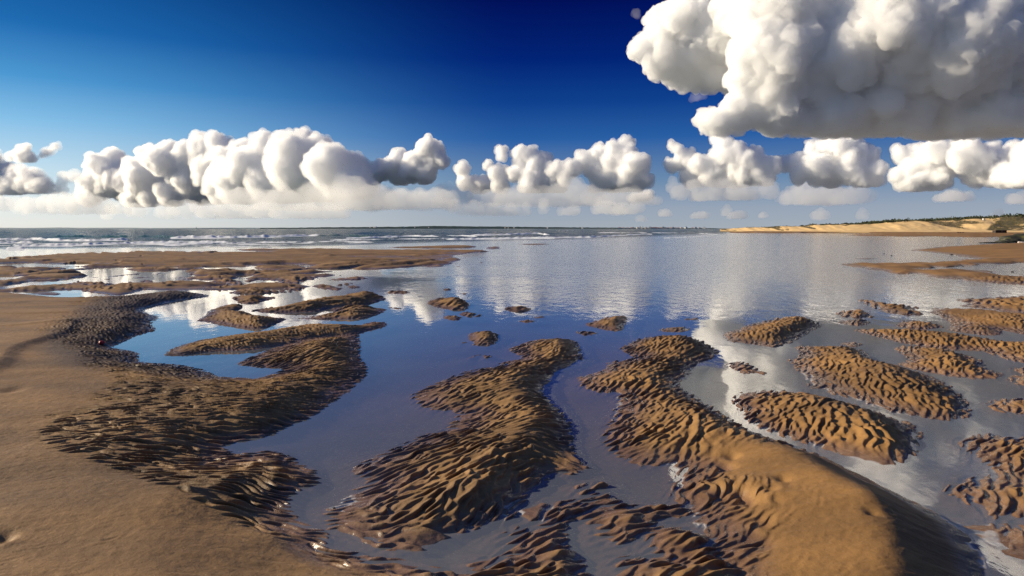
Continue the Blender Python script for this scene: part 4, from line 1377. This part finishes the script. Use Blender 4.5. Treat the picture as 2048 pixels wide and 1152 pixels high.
cloud('small bright puff under the double headed cumulus', [(1285, 392, 13, 9), (1270, 396, 10, 7), (1298, 390, 7)], 14000, 402, 12, .8, mfp=9)
cloud('grey blue flat cloud layer under the middle clouds', [(890, 388, 14, 9), (930, 388, 20, 9), (990, 395, 28, 10), (1040, 398, 40, 9), (1110, 396, 35, 10), (1170, 400, 35, 9), (1240, 402, 40, 8), (1290, 408, 30, 6), (1150, 382, 25, 9)], 10200, 410, 13, 1.2, tall=1.6, mfp=80, core=False, alb=.97)
cloud('broken line of small clouds low over the far wooded coast', [(875, 404, 10, 6), (905, 412, 14, 6), (950, 418, 14, 8), (985, 420, 16, 8), (1020, 422, 12, 7), (1050, 420, 6, 6), (1085, 412, 6, 8), (1140, 424, 18, 3), (1215, 418, 26, 4), (1255, 420, 20, 4)], 9800, 430, 14, 1., tall=1.4, mfp=55, core=False)
cloud('white cumulus with a leaning turret left of the big storm cloud', [(1345, 288, 5), (1352, 302, 7), (1345, 332, 11), (1365, 322, 15), (1380, 313, 11), (1400, 332, 18), (1440, 278, 13), (1450, 293, 16), (1470, 303, 16), (1440, 313, 18), (1490, 317, 16), (1510, 312, 11), (1500, 335, 21), (1540, 332, 16), (1420, 350, 21), (1380, 355, 16), (1470, 355, 23), (1530, 355, 16)], 11500, 374, 15, .9)
cloud('sunlit cumulus under the middle of the big storm cloud', [(1570, 328, 13), (1600, 322, 15), (1630, 304, 16), (1660, 294, 16), (1700, 293, 20), (1735, 312, 18), (1640, 335, 25), (1700, 340, 28), (1750, 340, 14), (1600, 350, 16), (1660, 360, 20, 14), (1730, 360, 20, 14)], 11000, 375, 16, .9)
cloud('low broken cloud strip beneath the turreted cumulus', [(1360, 385, 14, 8), (1345, 372, 8), (1410, 392, 20, 7), (1480, 387, 28, 9), (1540, 378, 13, 10), (1390, 372, 14, 8), (1440, 376, 20, 8)], 9500, 400, 17, 1., tall=1.3, mfp=45, core=False)
cloud('dark blue flat cloud under the sunlit cumulus on the right', [(1590, 390, 22, 8), (1640, 396, 42, 12), (1695, 395, 30, 11), (1610, 378, 22, 10)], 14000, 408, 18, 1.2, tall=1.3, mfp=50, core=False, alb=.95)
cloud('cream and grey cumulus cut by the right edge below the storm cloud', [(1800, 308, 13), (1830, 303, 13), (1850, 318, 15), (1870, 303, 18), (1890, 322, 20), (1930, 312, 28), (1980, 320, 28), (2030, 312, 25), (2090, 320, 45), (1830, 338, 23), (1870, 342, 23), (1950, 346, 23), (2010, 350, 23), (1800, 352, 16, 12), (1820, 365, 22, 12), (1870, 368, 24, 10), (2060, 352, 30)], 10000, 380, 19, 1.2)
PUFF = [((1283, 438, 6, 5), 'tiny pale puff above the distant water tower'), ((1330, 428, 10, 5), 'tiny flat puff right of the distant water tower'), ((1400, 432, 13, 5), 'flat little puff low over the right end of the town'), ((1452, 424, 8, 9), 'upright little puff above the far end of the dunes'), ((1474, 432, 16, 6), 'small flat puff over the far end of the dunes'), ((1526, 431, 7, 5), 'tiny puff over the far dunes right of the flat one'), ((1642, 431, 14, 10), 'larger round puff low over the middle of the dunes'), ((1726, 431, 8, 9), 'lone round puff over the dunes left of the pine wood'), ((1998, 428, 8, 6), 'tiny white puff just above the lookout cabin on the dunes'), ((1905, 397, 28, 5), 'thin grey cloud sliver over the dunes on the right'), ((2040, 401, 20, 7), 'dark blue cloud sliver at the right edge over the dunes')]
for k, (b, lab) in enumerate(PUFF):
    u, v, r, rv = b
    cloud(lab, [(u, v, r * .6, rv), (u - r * .5, v + rv * .2, r * .5, rv * .7), (u + r * .5, v + rv * .1, r * .5, rv * .8)], 18000, v + rv * .7, 40 + k, .7, disp=.5, warp=1.1, mfp=24 + rv * 1.5, core=False, veil=4., kids=(6, 3), group='small puffs low over the dunes and town')
LB = [(1300, 100, 16), (1330, 118, 25), (1340, 72, 28), (1372, 38, 36), (1400, 108, 48), (1440, 62, 58), (1470, 138, 36), (1420, 148, 22), (1350, 138, 20), (1330, 35, 16), (1500, -50, 80), (1400, 0, 40)]
CB = [(1545, 30, 60), (1560, 110, 60), (1540, 170, 40), (1600, 60, 60), (1520, 203, 28), (1480, 222, 20), (1450, 238, 12, 8), (1420, 247, 9, 6), (1700, 10, 60), (1620, 150, 56), (1650, 215, 52), (1560, 232, 30), (1650, -70, 90)]
RB = [(1860, 70, 42), (1785, 40, 70), (1760, 110, 60), (1800, 150, 50), (1880, 105, 66), (1960, 60, 66), (2030, 100, 84), (1900, 160, 60), (1770, 200, 60), (1880, 220, 56), (1980, 220, 60), (2060, 210, 70), (1710, 225, 42), (2160, 150, 110), (2260, 210, 100), (1900, -40, 60), (2050, -70, 110), (1780, -80, 80)]
z5 = lambda l, o: [(b[0], b[1], b[2], b[3] if len(b) > 3 else b[2], o) for b in l]
RT = RB[:2] + [RB[4], RB[5]]
RL = [b for b in RB if b not in RT]
cloud('huge dark based storm cloud filling the upper right of the sky', z5(LB, 170) + z5(CB, -20) + z5(RT, -135) + z5(RL, -25), 4400, 268, 30, 1.8, disp=.22, warp=.6, mfp=5, depth=.6, an=.1, veil=16., slant=0, alb=.925, grain=.9, sag=.2)
cloud('faint wisp high left of the storm cloud', [(1274, 28, 5, 7)], 4400, 36, 60, .9, core=False, mfp=130, kids=(5, 2))
cloud('small wisp under the left lobe of the storm cloud', [(1392, 195, 9, 4), (1402, 192, 6, 3)], 4400, 200, 61, .9, core=False, mfp=110, kids=(5, 2))
print('clouds', ncloud, time.time() - T0)
